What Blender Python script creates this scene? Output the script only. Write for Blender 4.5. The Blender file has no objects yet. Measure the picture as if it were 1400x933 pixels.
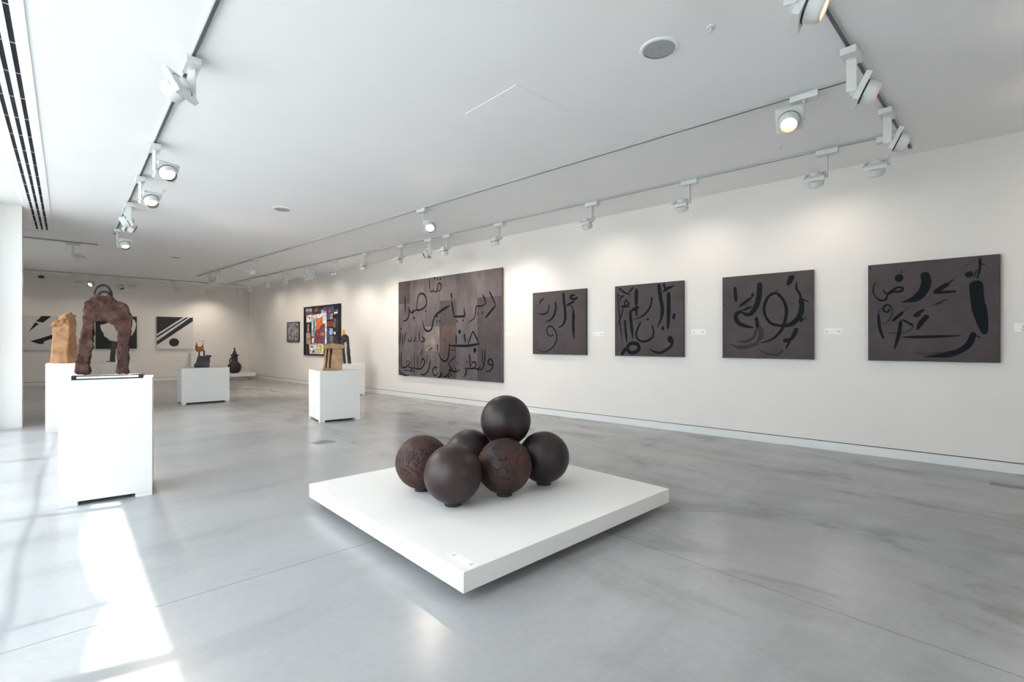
import bpy, math, random
from mathutils import Vector, Matrix, noise, Quaternion

random.seed(7)
S = bpy.context.scene
COL = S.collection
PI = math.pi

# ------------------------------------------------------------------ survey of the place
# The room is measured in metres.  Camera stands at x=0,y=0, eye height 1.5 m.
FPX, CX, HY, EYE = 656.0, 700.0, 469.0, 1.5
YAW = math.radians(42.92)
FW = Vector((math.sin(YAW), math.cos(YAW), 0)); RT = Vector((math.cos(YAW), -math.sin(YAW), 0))
CEIL = EYE * 2.605

def ray(px, py):
    return FW + RT * ((px - CX) / FPX) + Vector((0, 0, -(py - HY) / FPX))
def at_z(px, py, z):
    r = ray(px, py); t = (z - EYE) / r.z
    return Vector((r.x * t, r.y * t, z))
def at_y(px, py, Y):
    r = ray(px, py); t = Y / r.y
    return Vector((r.x * t, Y, EYE + r.z * t))
def flr(px, py): return at_z(px, py, 0)
def cei(px, py): return at_z(px, py, CEIL)

# right wall: a long straight wall not quite parallel to the windows
WC = flr(340, 515.5); WR = flr(1400, 649.5)
wdir = (WR - WC).normalized()                 # towards the camera end
wnor = Vector((wdir.y, -wdir.x, 0))
if wnor.dot(-WC) < 0: wnor = -wnor            # into the room
def at_wall(px, py, off=0.0):
    r = ray(px, py); p0 = WC + wnor * off; o = Vector((0, 0, EYE))
    t = (p0 - o).dot(wnor) / r.dot(wnor)
    return o + r * t
BC = flr(32, 528.5)
bdir = (BC - WC).normalized()
bnor = Vector((-bdir.y, bdir.x, 0))
if bnor.dot(-WC) < 0: bnor = -bnor
def at_back(px, py, off=0.0):
    r = ray(px, py); p0 = WC + bnor * off; o = Vector((0, 0, EYE))
    t = (p0 - o).dot(bnor) / r.dot(bnor)
    return o + r * t

# ------------------------------------------------------------------ materials
def mat(name, col, rough=.5, spec=.5, metal=0.0, emit=None, es=0.0, build=None):
    m = bpy.data.materials.new(name); m.use_nodes = True
    nt = m.node_tree; b = nt.nodes['Principled BSDF']
    b.inputs['Base Color'].default_value = (*col, 1)
    b.inputs['Roughness'].default_value = rough
    b.inputs['Specular IOR Level'].default_value = spec
    b.inputs['Metallic'].default_value = metal
    if emit:
        b.inputs['Emission Color'].default_value = (*emit, 1); b.inputs['Emission Strength'].default_value = es
    if build: build(nt, b)
    return m
def N(nt, t, **kw):
    n = nt.nodes.new(t)
    for k, v in kw.items():
        if k.startswith('i_'): n.inputs[k[2:].replace('_', ' ')].default_value = v
        else: setattr(n, k, v)
    return n
def ramp(nt, fac, stops):
    r = nt.nodes.new('ShaderNodeValToRGB'); nt.links.new(fac, r.inputs[0])
    e = r.color_ramp.elements
    e[0].position, e[0].color = stops[0][0], (*stops[0][1], 1)
    e[1].position, e[1].color = stops[-1][0], (*stops[-1][1], 1)
    for p, c in stops[1:-1]:
        x = e.new(p); x.color = (*c, 1)
    return r
def coords(nt, scale=(1, 1, 1), rot=(0, 0, 0), kind='Object'):
    tc = nt.nodes.new('ShaderNodeTexCoord'); mp = nt.nodes.new('ShaderNodeMapping')
    mp.inputs['Scale'].default_value = scale; mp.inputs['Rotation'].default_value = rot
    nt.links.new(tc.outputs[kind], mp.inputs[0]); return mp.outputs[0]
def noisetex(nt, vec, scale, detail=4, rough=.5, dist=0):
    n = nt.nodes.new('ShaderNodeTexNoise'); nt.links.new(vec, n.inputs['Vector'])
    n.inputs['Scale'].default_value = scale; n.inputs['Detail'].default_value = detail
    n.inputs['Roughness'].default_value = rough; n.inputs['Distortion'].default_value = dist
    return n.outputs['Fac']
def mixc(nt, fac, a, b, mode='MIX'):
    m = nt.nodes.new('ShaderNodeMix'); m.data_type = 'RGBA'; m.blend_type = mode
    for sock, v in ((m.inputs[0], fac), (m.inputs[6], a), (m.inputs[7], b)):
        if isinstance(v, (int, float)): sock.default_value = v
        elif isinstance(v, tuple): sock.default_value = (*v, 1)
        else: nt.links.new(v, sock)
    return m.outputs[2]
def math_(nt, op, a, b=0.0, c=0.0):
    m = nt.nodes.new('ShaderNodeMath'); m.operation = op
    for s, v in zip(m.inputs, (a, b, c)):
        if isinstance(v, (int, float)): s.default_value = v
        else: nt.links.new(v, s)
    return m.outputs[0]
def bump(nt, b, h, strength=.2, dist=.01):
    n = nt.nodes.new('ShaderNodeBump'); n.inputs['Strength'].default_value = strength
    n.inputs['Distance'].default_value = dist
    nt.links.new(h, n.inputs['Height']); nt.links.new(n.outputs[0], b.inputs['Normal'])

def noisy(c1, c2, scale, bs=.2, bd=.01, sc=(1, 1, 1), detail=6, lo=.35, hi=.65, bscale=None):
    def f(nt, b):
        v = coords(nt, sc); n = noisetex(nt, v, scale, detail, .6)
        r = ramp(nt, n, [(lo, c1), (hi, c2)]); nt.links.new(r.outputs[0], b.inputs['Base Color'])
        if bs: bump(nt, b, noisetex(nt, v, bscale or scale * 3, detail, .6), bs, bd)
    return f

def floor_nodes(nt, b):
    geo = nt.nodes.new('ShaderNodeNewGeometry'); sep = nt.nodes.new('ShaderNodeSeparateXYZ')
    nt.links.new(geo.outputs['Position'], sep.inputs[0])
    def stretched(sx, sy, rot):
        mp = nt.nodes.new('ShaderNodeMapping'); mp.inputs['Scale'].default_value = (sx, sy, 1)
        mp.inputs['Rotation'].default_value = (0, 0, rot); nt.links.new(geo.outputs['Position'], mp.inputs[0]); return mp.outputs[0]
    v0 = stretched(1, 1, 0); v1 = stretched(.45, 1.3, .25); v2 = stretched(1.9, .75, .25)
    big = noisetex(nt, v0, .45, 5, .55, .4)
    mid = noisetex(nt, v1, 1.3, 7, .6, .25)
    smear = noisetex(nt, v2, .95, 7, .66, .7)
    fine = noisetex(nt, v0, 22, 4, .6)
    c = ramp(nt, big, [(.3, (.330, .336, .344)), (.7, (.405, .408, .408))]).outputs[0]
    m2 = ramp(nt, mid, [(.30, (.80, .80, .80)), (.50, (1, 1, 1)), (.75, (1.07, 1.065, 1.06))]).outputs[0]
    c = mixc(nt, .75, c, m2, 'MULTIPLY')
    m3 = ramp(nt, smear, [(.36, (.52, .505, .495)), (.47, (.80, .79, .78)), (.62, (.92, .91, .90)), (.8, (1.0, .99, .98))]).outputs[0]
    # trowel smears are denser in the bays towards the long wall
    far = math_(nt, 'MULTIPLY_ADD', sep.outputs[0], .28, -.35)
    cl = nt.nodes.new('ShaderNodeClamp'); nt.links.new(far, cl.inputs[0])
    c = mixc(nt, cl.outputs[0], c, mixc(nt, 1.0, c, m3, 'MULTIPLY'))
    c = mixc(nt, .25, c, ramp(nt, fine, [(.3, (.85, .85, .85)), (.7, (1.1, 1.1, 1.1))]).outputs[0], 'MULTIPLY')
    # sawn joints
    mask = None
    for axis, vals in ((0, (3.14, 7.45)), (1, (-1.0, 3.37, 7.70, 12.05, 16.4, 20.7))):
        for v in vals:
            d = math_(nt, 'ABSOLUTE', math_(nt, 'SUBTRACT', sep.outputs[axis], v))
            l = math_(nt, 'LESS_THAN', d, .0042)
            mask = l if mask is None else math_(nt, 'MAXIMUM', mask, l)
    c = mixc(nt, math_(nt, 'MULTIPLY', mask, .55), c, (.10, .10, .10))
    nt.links.new(c, b.inputs['Base Color'])
    b.inputs['Roughness'].default_value = .235
    h = math_(nt, 'SUBTRACT', math_(nt, 'MULTIPLY', fine, .15), mask)
    bump(nt, b, h, .12, .004)

def engraved(c1, c2, amount):
    def f(nt, b):
        v = coords(nt); n = noisetex(nt, v, 7, 6, .6); n2 = noisetex(nt, v, 2.2, 3, .5)
        r = ramp(nt, n2, [(.35, c1), (.62, c2)]).outputs[0]
        r = mixc(nt, .9, r, ramp(nt, n, [(.32, (.60, .62, .70)), (.68, (1.45, 1.22, 1.12))]).outputs[0], 'MULTIPLY')
        h = noisetex(nt, v, 30, 5, .6)
        if amount:
            w = nt.nodes.new('ShaderNodeTexWave'); w.wave_type = 'RINGS'; w.inputs['Scale'].default_value = 5
            w.inputs['Distortion'].default_value = 22; w.inputs['Detail'].default_value = 2.0; w.inputs['Detail Scale'].default_value = 1.6
            nt.links.new(v, w.inputs['Vector'])
            line = ramp(nt, w.outputs['Fac'], [(.0, (0, 0, 0)), (.16, (1, 1, 1))]).outputs[0]
            h = math_(nt, 'MULTIPLY_ADD', h, .35, line)
            r = mixc(nt, .55, r, line, 'MULTIPLY')
        nt.links.new(r, b.inputs['Base Color'])
        bump(nt, b, h, 1.0 if amount else .25, .008 if amount else .004)
    return f

M = {}
M['wall'] = mat('plaster_wall', (.80, .775, .74), .75, .25, build=noisy((.745, .720, .690), (.765, .740, .710), 1.5, .03, .002, bscale=60))
M['ceiling'] = mat('plaster_ceiling', (.89, .89, .89), .8, .2, build=noisy((.88, .88, .885), (.90, .90, .905), 1.2, .02, .002, bscale=60))
M['floor'] = mat('polished_concrete', (.3, .3, .3), .3, .5, build=floor_nodes)
M['skirt'] = mat('painted_skirting', (.74, .75, .75), .45, .4)
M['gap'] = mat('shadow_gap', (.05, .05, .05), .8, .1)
M['plinth'] = mat('matt_white_lacquer', (.84, .835, .81), .42, .35, build=noisy((.755, .745, .72), (.77, .76, .735), 2, 0))
M['rail'] = mat('track_white', (.42, .44, .44), .35, .4)
M['railslot'] = mat('track_slot', (.10, .10, .11), .4, .5)
M['fixture'] = mat('fixture_grey_white', (.66, .68, .68), .42, .45)
M['ring'] = mat('fixture_dark_ring', (.03, .025, .025), .4, .5)
M['lens'] = mat('lamp_lit_warm', (.9, .8, .65), .3, .5, emit=(1.0, .84, .66), es=2.0)
M['copper'] = mat('lamp_reflector_warm', (.75, .42, .28), .3, .6, metal=.6, emit=(1, .45, .25), es=.25)
M['lensoff'] = mat('lamp_glass', (.35, .35, .35), .15, .6)
M['alu'] = mat('aluminium', (.7, .71, .72), .35, .5, metal=.6)
M['dark'] = mat('dark_slot', (.012, .012, .02), .6, .2)
M['grille'] = mat('speaker_grille', (.40, .43, .43), .6, .3, build=noisy((.34, .37, .37), (.45, .48, .48), 90, .3, .002))
M['black'] = mat('black_frame', (.012, .012, .014), .4, .4)
M['canvas'] = mat('grey_canvas', (.118, .100, .104), .8, .15, build=noisy((.069, .058, .061), (.092, .076, .080), 2.0, .08, .002, bscale=80))
M['canvas_a'] = mat('canvas_square_a', (.15, .125, .125), .8, .15, build=noisy((.115, .095, .099), (.160, .135, .137), 3.5, .08, .002, (1, 1, .7)))
M['canvas_b'] = mat('canvas_square_b', (.13, .11, .115), .8, .15, build=noisy((.098, .083, .089), (.150, .126, .133), 2.8, .08, .002, (1, 1, .5)))
M['canvas_c'] = mat('canvas_square_pale', (.21, .175, .165), .8, .15, build=noisy((.16, .135, .13), (.27, .225, .21), 4, .08, .002))
M['canvas_d'] = mat('canvas_square_rust', (.12, .07, .06), .8, .15, build=noisy((.072, .052, .050), (.13, .088, .078), 4, .08, .002, (1, 1, .4)))
M['ink'] = mat('brush_black', (.0035, .006, .009), .62, .14)
M['ink_thin'] = mat('brush_thin', (.040, .036, .040), .7, .14)
M['iron'] = mat('patinated_iron', (.05, .03, .03), .42, .5, build=engraved((.0105, .0056, .0080), (.026, .0112, .0112), 0))
M['iron_e'] = mat('engraved_iron', (.05, .03, .03), .52, .38, build=engraved((.019, .0090, .0108), (.050, .0195, .0145), 1))
M['iron_d'] = mat('dark_iron', (.03, .02, .02), .44, .45, build=engraved((.0072, .0043, .0068), (.018, .0078, .0084), 0))
M['clay'] = mat('burnt_clay', (.14, .07, .05), .85, .2, build=noisy((.046, .026, .023), (.145, .073, .056), 11, 1.0, .03, bscale=26))
M['hoop'] = mat('black_iron_rod', (.014, .012, .012), .5, .4)
M['sand'] = mat('sandstone', (.5, .28, .16), .85, .2, build=noisy((.27, .138, .070), (.41, .225, .120), 6, .5, .02, bscale=16))
M['tan'] = mat('tan_stoneware', (.4, .25, .14), .8, .2, build=noisy((.31, .19, .105), (.45, .29, .17), 8, .4, .01))
M['bronze_tan'] = mat('dark_stoneware_inside', (.09, .05, .035), .85, .2, build=noisy((.06, .035, .025), (.12, .07, .045), 8, .3, .01))
M['tan_d'] = mat('tan_stoneware_inside', (.22, .12, .08), .8, .2, build=noisy((.18, .10, .07), (.27, .15, .10), 8, .4, .01))
M['bronze'] = mat('dark_bronze', (.025, .02, .02), .5, .4, build=noisy((.013, .010, .012), (.045, .033, .030), 9, .5, .01))
M['slate'] = mat('slate_stone', (.06, .05, .055), .7, .3, build=noisy((.045, .038, .043), (.085, .070, .072), 7, .4, .01))
M['rust'] = mat('rust_orange', (.3, .1, .03), .8, .2, build=noisy((.14, .05, .02), (.40, .15, .045), 10, .4, .01))
M['amber'] = mat('amber_orange', (.8, .33, .03), .4, .5, build=noisy((.80, .30, .02), (.9, .42, .06), 12, .1, .01))
M['whitecanvas'] = mat('white_canvas', (.62, .61, .61), .7, .2)
M['whiteglaze'] = mat('white_glaze', (.75, .73, .7), .4, .4)
M['card'] = mat('caption_card', (.86, .86, .84), .5, .3)
M['text'] = mat('caption_print', (.25, .25, .25), .6, .2)
M['plate'] = mat('floor_plate', (.19, .20, .20), .45, .4)
M['print'] = mat('grey_print', (.2, .2, .2), .5, .3, build=noisy((.05, .05, .055), (.42, .42, .42), 7, 0, detail=9, lo=.38, hi=.62))
M['stone_out'] = mat('added_terrace_paving', (.7, .69, .67), .8, .2, build=noisy((.52, .51, .49), (.60, .59, .57), 3, .1, .01))
M['frame'] = mat('window_profile', (.70, .72, .72), .4, .5)
M['acrylic'] = mat('light_strip_acrylic', (.85, .84, .80), .25, .5)

def fabric(name):
    m = bpy.data.materials.new(name); m.use_nodes = True; nt = m.node_tree; nt.nodes.clear()
    o = nt.nodes.new('ShaderNodeOutputMaterial'); tr = nt.nodes.new('ShaderNodeBsdfTransparent'); tl = nt.nodes.new('ShaderNodeBsdfTranslucent')
    mx = nt.nodes.new('ShaderNodeMixShader'); tr.inputs[0].default_value = (.52, .55, .60, 1); tl.inputs[0].default_value = (.92, .93, .95, 1)
    mx.inputs[0].default_value = .45
    nt.links.new(tr.outputs[0], mx.inputs[1]); nt.links.new(tl.outputs[0], mx.inputs[2]); nt.links.new(mx.outputs[0], o.inputs[0]); return m
M['fabric'] = fabric('added_sheer_cloth')
M['hem'] = mat('added_sail_hem', (.5, .5, .52), .7, .2)
def glass(name):
    m = bpy.data.materials.new(name); m.use_nodes = True; nt = m.node_tree; nt.nodes.clear()
    o = nt.nodes.new('ShaderNodeOutputMaterial'); tr = nt.nodes.new('ShaderNodeBsdfTransparent'); gl = nt.nodes.new('ShaderNodeBsdfGlossy')
    tr.inputs[0].default_value = (.96, .98, .97, 1); gl.inputs['Roughness'].default_value = .02
    fr = nt.nodes.new('ShaderNodeLayerWeight'); fr.inputs[0].default_value = .5
    fac = math_(nt, 'MULTIPLY_ADD', math_(nt, 'POWER', fr.outputs['Facing'], 4.0), .5, .04)
    mx = nt.nodes.new('ShaderNodeMixShader'); nt.links.new(fac, mx.inputs[0])
    nt.links.new(tr.outputs[0], mx.inputs[1]); nt.links.new(gl.outputs[0], mx.inputs[2]); nt.links.new(mx.outputs[0], o.inputs[0]); return m
M['glass'] = glass('clear_glass')

# ------------------------------------------------------------------ mesh helpers
class MB:
    def __init__(s): s.v = []; s.f = []; s.mi = []; s.cur = 0
    def add(s, vs, fs, T=None):
        n = len(s.v); s.v += [tuple(T @ Vector(v)) if T is not None else tuple(v) for v in vs]
        s.f += [tuple(i + n for i in f) for f in fs]; s.mi += [s.cur] * len(fs); return s
    def box(s, c, d, T=None):
        x, y, z = c; a, b, e = d[0] / 2, d[1] / 2, d[2] / 2
        vs = [(x + i * a, y + j * b, z + k * e) for k in (-1, 1) for j in (-1, 1) for i in (-1, 1)]
        return s.add(vs, [(0, 2, 3, 1), (4, 5, 7, 6), (0, 1, 5, 4), (2, 6, 7, 3), (0, 4, 6, 2), (1, 3, 7, 5)], T)
    def prism(s, pts, z0, z1, T=None):          # outline in xy, extruded in z
        n = len(pts); vs = [(x, y, z0) for x, y in pts] + [(x, y, z1) for x, y in pts]
        return s.add(vs, [tuple(reversed(range(n))), tuple(range(n, 2 * n))] + [(i, (i + 1) % n, n + (i + 1) % n, n + i) for i in range(n)], T)
    def lathe(s, prof, n=32, T=None, cap=True):  # prof: (r,z)
        vs = []; fs = []
        for r, z in prof:
            vs += [(r * math.cos(2 * PI * i / n), r * math.sin(2 * PI * i / n), z) for i in range(n)]
        for k in range(len(prof) - 1):
            fs += [(k * n + i, k * n + (i + 1) % n, (k + 1) * n + (i + 1) % n, (k + 1) * n + i) for i in range(n)]
        if cap:
            fs.append(tuple(reversed(range(n)))); m = (len(prof) - 1) * n; fs.append(tuple(range(m, m + n)))
        return s.add(vs, fs, T)
    def tube(s, path, r, n=10, T=None):
        path = [Vector(p) for p in path]; vs = []; fs = []
        for k, p in enumerate(path):
            t = (path[min(k + 1, len(path) - 1)] - path[max(k - 1, 0)]).normalized()
            up = Vector((0, 0, 1)) if abs(t.z) < .9 else Vector((0, 1, 0))
            a = t.cross(up).normalized(); b = a.cross(t)
            rr = r[k] if isinstance(r, (list, tuple)) else r
            vs += [tuple(p + (a * math.cos(2 * PI * i / n) + b * math.sin(2 * PI * i / n)) * rr) for i in range(n)]
        for k in range(len(path) - 1):
            fs += [(k * n + i, k * n + (i + 1) % n, (k + 1) * n + (i + 1) % n, (k + 1) * n + i) for i in range(n)]
        fs.append(tuple(reversed(range(n)))); m = (len(path) - 1) * n; fs.append(tuple(range(m, m + n)))
        return s.add(vs, fs, T)
    def build(s, name, mats, parent=None, smooth=False, bevel=0, loc=None):
        me = bpy.data.meshes.new(name); me.from_pydata(s.v, [], s.f)
        if not isinstance(mats, (list, tuple)): mats = [mats]
        for m in mats: me.materials.append(m)
        for p, i in zip(me.polygons, s.mi): p.material_index = i
        import bmesh
        bm = bmesh.new(); bm.from_mesh(me); bmesh.ops.recalc_face_normals(bm, faces=bm.faces); bm.to_mesh(me); bm.free()
        if smooth:
            for p in me.polygons: p.use_smooth = True
            if smooth != 'all':
                me.set_sharp_from_angle(angle=math.radians(40))
        o = bpy.data.objects.new(name, me); COL.objects.link(o)
        if parent is not None: o.parent = parent
        if loc is not None: o.location = loc
        if bevel:
            b = o.modifiers.new('bevel', 'BEVEL'); b.width = bevel; b.segments = 2; b.limit_method = 'ANGLE'
        return o

def tag(o, label=None, cat=None, group=None, kind=None):
    if label: o['label'] = label
    if cat: o['category'] = cat
    if group: o['group'] = group
    if kind: o['kind'] = kind
    return o
def empty(name, loc, rz=0, **kw):
    o = bpy.data.objects.new(name, None); COL.objects.link(o); o.location = loc; o.rotation_euler = (0, 0, rz)
    o.empty_display_size = .1
    return tag(o, **kw)
def struct(o): o['kind'] = 'structure'; return o
def copy_tree(o, parent=None):
    c = o.copy(); COL.objects.link(c); c.parent = parent
    for ch in list(o.children): copy_tree(ch, c)
    return c

# ------------------------------------------------------------------ room shell
XG = -1.10          # glass line
YB = -4.0           # wall behind the camera
XR = -3.6           # side wall of the rear bay
YP = 12.06          # return wall at the end of the glazing
wall_end = WC - wdir * ((WC.y - YB + .2) / wdir.y) if wdir.y != 0 else WC
wall_end = WC + wdir * ((YB - .2 - WC.y) / wdir.y)
back_end = WC + bdir * ((XR - .2 - WC.x) / bdir.x)
TH = .25

def wall_prism(name, a, b, z0, z1, out, m, th=TH):
    mb = MB(); p = [a, b, b + out * th, a + out * th]
    mb.prism([(q.x, q.y) for q in p], z0, z1); return struct(mb.build(name, m))

# floor and ceiling slabs follow the plan of the room
mb = MB(); mb.prism([(XG - .12, YB - .3), (wall_end.x + .4, YB - .3), (WC.x + .5, WC.y + .5), (XR - .4, back_end.y + .6), (XR - .4, YP), (XG - .12, YP)], -.2, 0)
struct(mb.build('floor', M['floor']))
mb = MB(); mb.prism([(XG - .02, YB - .3), (wall_end.x + .4, YB - .3), (WC.x + .5, WC.y + .5), (XR - .4, back_end.y + .6), (XR - .4, YP), (XG - .02, YP)], CEIL, CEIL + .3)
struct(mb.build('ceiling', M['ceiling']))
SK = .115
wall_prism('wall_right', WC - wdir * .0, wall_end, SK + .012, CEIL, -wnor, M['wall'])
wall_prism('wall_back', WC - wnor * TH, back_end, SK + .012, CEIL, -bnor, M['wall'])
wall_prism('trim_1', WC + wnor * -.012, wall_end + wnor * -.012, SK - .001, SK + .012, -wnor, M['gap'], .1)
wall_prism('trim_2', WC + bnor * -.012 - wnor * .1, back_end + bnor * -.012, SK - .001, SK + .012, -bnor, M['gap'], .1)
wall_prism('baseboard_right', WC + wnor * .004, wall_end + wnor * .004, 0, SK, -wnor, M['skirt'], .1)
wall_prism('baseboard_back', WC + bnor * .004 - wnor * .1, back_end + bnor * .004, 0, SK, -bnor, M['skirt'], .1)
FW0, FW1, FZ0, FZ1 = .8, 3.4, .9, 2.7        # unseen window, added in the wall behind the camera for more light
mb = MB(); xa, xb = XG - .3, wall_end.x + .3
mb.box(((xa + FW0) / 2, YB - .12, CEIL / 2), (FW0 - xa, .24, CEIL)); mb.box(((xb + FW1) / 2, YB - .12, CEIL / 2), (xb - FW1, .24, CEIL))
mb.box(((FW0 + FW1) / 2, YB - .12, FZ0 / 2), (FW1 - FW0, .24, FZ0)); mb.box(((FW0 + FW1) / 2, YB - .12, (FZ1 + CEIL) / 2), (FW1 - FW0, .24, CEIL - FZ1)); struct(mb.build('wall_front', M['wall']))
RW0, RW1, RZ0, RZ1 = 16.2, 18.4, .9, 2.9      # unseen window, added behind the return wall to brighten the rear bay
mb = MB(); mb.box((XR - .12, (YP + RW0) / 2, CEIL / 2), (.24, RW0 - YP, CEIL)); mb.box((XR - .12, (RW1 + back_end.y + .3) / 2, CEIL / 2), (.24, back_end.y + .3 - RW1, CEIL))
mb.box((XR - .12, (RW0 + RW1) / 2, RZ0 / 2), (.24, RW1 - RW0, RZ0)); mb.box((XR - .12, (RW0 + RW1) / 2, (RZ1 + CEIL) / 2), (.24, RW1 - RW0, CEIL - RZ1)); struct(mb.build('wall_left', M['wall']))
def added_window(name, loc, rz, L, H):
    w = empty(name, loc, rz, kind='structure')
    f = MB(); f.box((0, -L / 2 + .03, H / 2), (.07, .06, H)); f.box((0, L / 2 - .03, H / 2), (.07, .06, H)); f.box((0, 0, .03), (.07, L - .12, .06)); f.box((0, 0, H - .03), (.07, L - .12, .06)); struct(f.build('window_frame', M['frame'], w))
    p = MB(); p.box((0, 0, H / 2), (.012, L - .12, H - .12)); struct(p.build('window_pane', M['glass'], w))
added_window('window_5', (XR - .12, (RW0 + RW1) / 2, RZ0), 0, RW1 - RW0, RZ1 - RZ0)
mb = MB(); mb.box(((XR - .24 - .565) / 2, YP + .14, CEIL / 2), (-.565 - XR + .24, .28, CEIL)); struct(mb.build('wall_end', M['plinth']))

added_window('window_6', ((FW0 + FW1) / 2, YB - .12, FZ0), PI / 2, FW1 - FW0, FZ1 - FZ0)
# glazed side: frame, mullions and panes
mull = [.32, 3.18, 6.06, 8.92, 11.78]
for i in range(len(mull) - 1):
    a, b = mull[i], mull[i + 1]
    w = empty('window_%d' % (i + 1), (XG, (a + b) / 2, 0), kind='structure')
    L = b - a
    f = MB(); f.box((0, L / 2, CEIL / 2), (.07, .09, CEIL)); f.box((0, 0, .04), (.07, L - .1, .08))
    if i == 0: f.box((0, -L / 2, CEIL / 2), (.07, .09, CEIL))
    struct(f.build('window_frame', M['frame'], w))
    p = MB(); p.box((0, 0, CEIL / 2 + .04), (.012, L - .09, CEIL - .09)); struct(p.build('window_pane', M['glass'], w))
mb = MB(); mb.box((XG, (11.825 + YP) / 2, CEIL / 2), (.12, YP - 11.825, CEIL)); struct(mb.build('trim_3', M['frame']))

mb = MB(); mb.box((XG - .05, (YB - .2 + .275) / 2, CEIL / 2), (.2, .275 - YB + .2, CEIL)); struct(mb.build('wall_side', M['wall']))
# unseen terrace, added to bounce sunlight up into the room
mb = MB(); mb.box((XG - .13 - 20, 6, -.12), (40, 60, .2)); struct(mb.build('added_terrace_ground', M['stone_out']))

# sun direction (travel): from beyond the glazing, high summer sun
SD = Vector((1, -.27, -2.62)).normalized()
ZS = 4.35
def sail(px, py):      # a floor point traced back up the sun ray to the sail height
    p = flr(px, py); t = ZS / SD.z
    return p + SD * t
def catmull(pts, n=8):
    pts = [Vector(p) for p in pts]; out = []
    for i in range(len(pts) - 1):
        p0 = pts[max(i - 1, 0)]; p1 = pts[i]; p2 = pts[i + 1]; p3 = pts[min(i + 2, len(pts) - 1)]
        for k in range(n):
            t = k / n
            out.append(.5 * ((2 * p1) + (p2 - p0) * t + (2 * p0 - 5 * p1 + 4 * p2 - p3) * t * t + (3 * p1 - p0 - 3 * p2 + p3) * t ** 3))
    out.append(pts[-1]); return out
off = SD * (ZS / SD.z)
arc_a = [(.187, 3.62), (.13, 3.85), (.085, 4.45), (.079, 4.9), (.10, 5.3), (.16, 5.72), (.187, 5.95)]
arc_b = [(.187, 3.62), (.13, 3.42), (.09, 3.2), (.062, 2.9), (.07, 2.3), (.12, 1.6), (.187, 1.3)]
edge = [Vector((x, y, 0)) for x, y in reversed(arc_b)]
edge = catmull(edge, 6)[:-1] + catmull([Vector((x, y, 0)) for x, y in arc_a], 6)
def shift_arc(pts, dy): return [Vector((p.x, p.y + dy, 0)) for p in pts]
span = 2.33
more = shift_arc(catmull([Vector((x, y, 0)) for x, y in arc_a], 6), span)
more2 = shift_arc(more, span); more3 = shift_arc(more2, span)
low = shift_arc(catmull([Vector((x, y, 0)) for x, y in arc_a], 6), -2 * span); low2 = shift_arc(low, -span)
edge = low2[:-1] + low[:-1] + edge[:-1] + more[:-1] + more2[:-1] + more3
edge = [Vector((p.x + off.x, p.y + off.y, ZS)) for p in edge]
es = empty('added_shade_sail', (-3.2, 4, 0), label='unseen sheer shade sail with scalloped edge, added outside the glazing to shape the sun patch', cat='shade sail')  # unseen sail, hem and booms, added and cut to shape the sun patch
base = Vector((-3.2, 4, 0))
sm = MB(); n = len(edge)
vs = [p - base for p in edge] + [Vector((-6.5, p.y, ZS)) - base for p in edge]
sm.add(vs, [(i, i + 1, n + i + 1, n + i) for i in range(n - 1)])
sm.build('added_sail_cloth', M['fabric'], es)
hm = MB(); band = catmull([Vector((x + off.x, y + off.y, ZS + .02)) for x, y in
    [(-.10, -3), (-.25, -1), (-.16, 1.0), (-.17, 2.2), (-.27, 3.1), (-.235, 3.94), (-.256, 4.56), (-.245, 5.3), (-.207, 6.14), (-.226, 7.24), (-.184, 8.42), (-.15, 9.4), (-.11, 10.5), (-.2, 12)]], 6)
vs = []
for p in band: vs += [p - base + Vector((-.022, 0, 0)), p - base + Vector((.022, 0, 0)), p - base + Vector((.022, 0, .012)), p - base + Vector((-.022, 0, .012))]
hm.add(vs, [(4 * i + j, 4 * i + (j + 1) % 4, 4 * i + 4 + (j + 1) % 4, 4 * i + 4 + j) for i in range(len(band) - 1) for j in range(4)])
hm.build('added_sail_hem', M['hem'], es)
for yf in (-1.0, 1.3, 3.62, 5.95, 8.3, 10.6):
    t = MB(); t.tube([Vector((-6.5, yf + off.y, ZS + .03)) - base, Vector((.187 + off.x, yf + off.y, ZS + .03)) - base], [.02, .012]); t.build('boom', M['hem'], es, smooth=True)
for yp in (-3, 4, 11):
    t = MB(); t.tube([Vector((-6.5, yp, 0)) - base, Vector((-6.5, yp, ZS)) - base], .05); t.build('post', M['hem'], es, smooth=True)

# ------------------------------------------------------------------ plinths
def plinth(p0, p1, depth, top, label, rz=None, foot=.13, gap=.038, name='plinth'):
    """p0,p1: front corners on the floor (left,right)."""
    d = (p1 - p0); w = d.length; a = math.atan2(d.y, d.x) if rz is None else rz
    c = (p0 + p1) / 2 + Vector((-math.sin(a), math.cos(a), 0)) * depth / 2
    e = empty(name, (c.x, c.y, 0), a, label=label, cat='plinth')
    b = MB(); b.box((0, 0, (top + gap) / 2), (w, depth, top - gap)); b.build('body', M['plinth'], e, bevel=.003)
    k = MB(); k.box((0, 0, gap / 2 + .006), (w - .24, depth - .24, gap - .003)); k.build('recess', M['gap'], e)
    for sx in (-1, 1):
        for sy in (-1, 1):
            f = MB(); f.box((sx * (w / 2 - foot / 2 - .002), sy * (depth / 2 - foot / 2 - .002), gap / 2), (foot, foot, gap)); f.build('foot', M['plinth'], e)
    return e, c, w
pA, cA, _ = plinth(Vector((-.052, 5.97, 0)), Vector((.625, 5.885, 0)), .62, 1.15, 'tall white plinth carrying the brown arch sculpture')
pB, cB, _ = plinth(Vector((-.25, 11.14, 0)), Vector((.27, 11.12, 0)), .55, 1.147, 'tall white plinth under the sandstone block', foot=.16)
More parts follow.
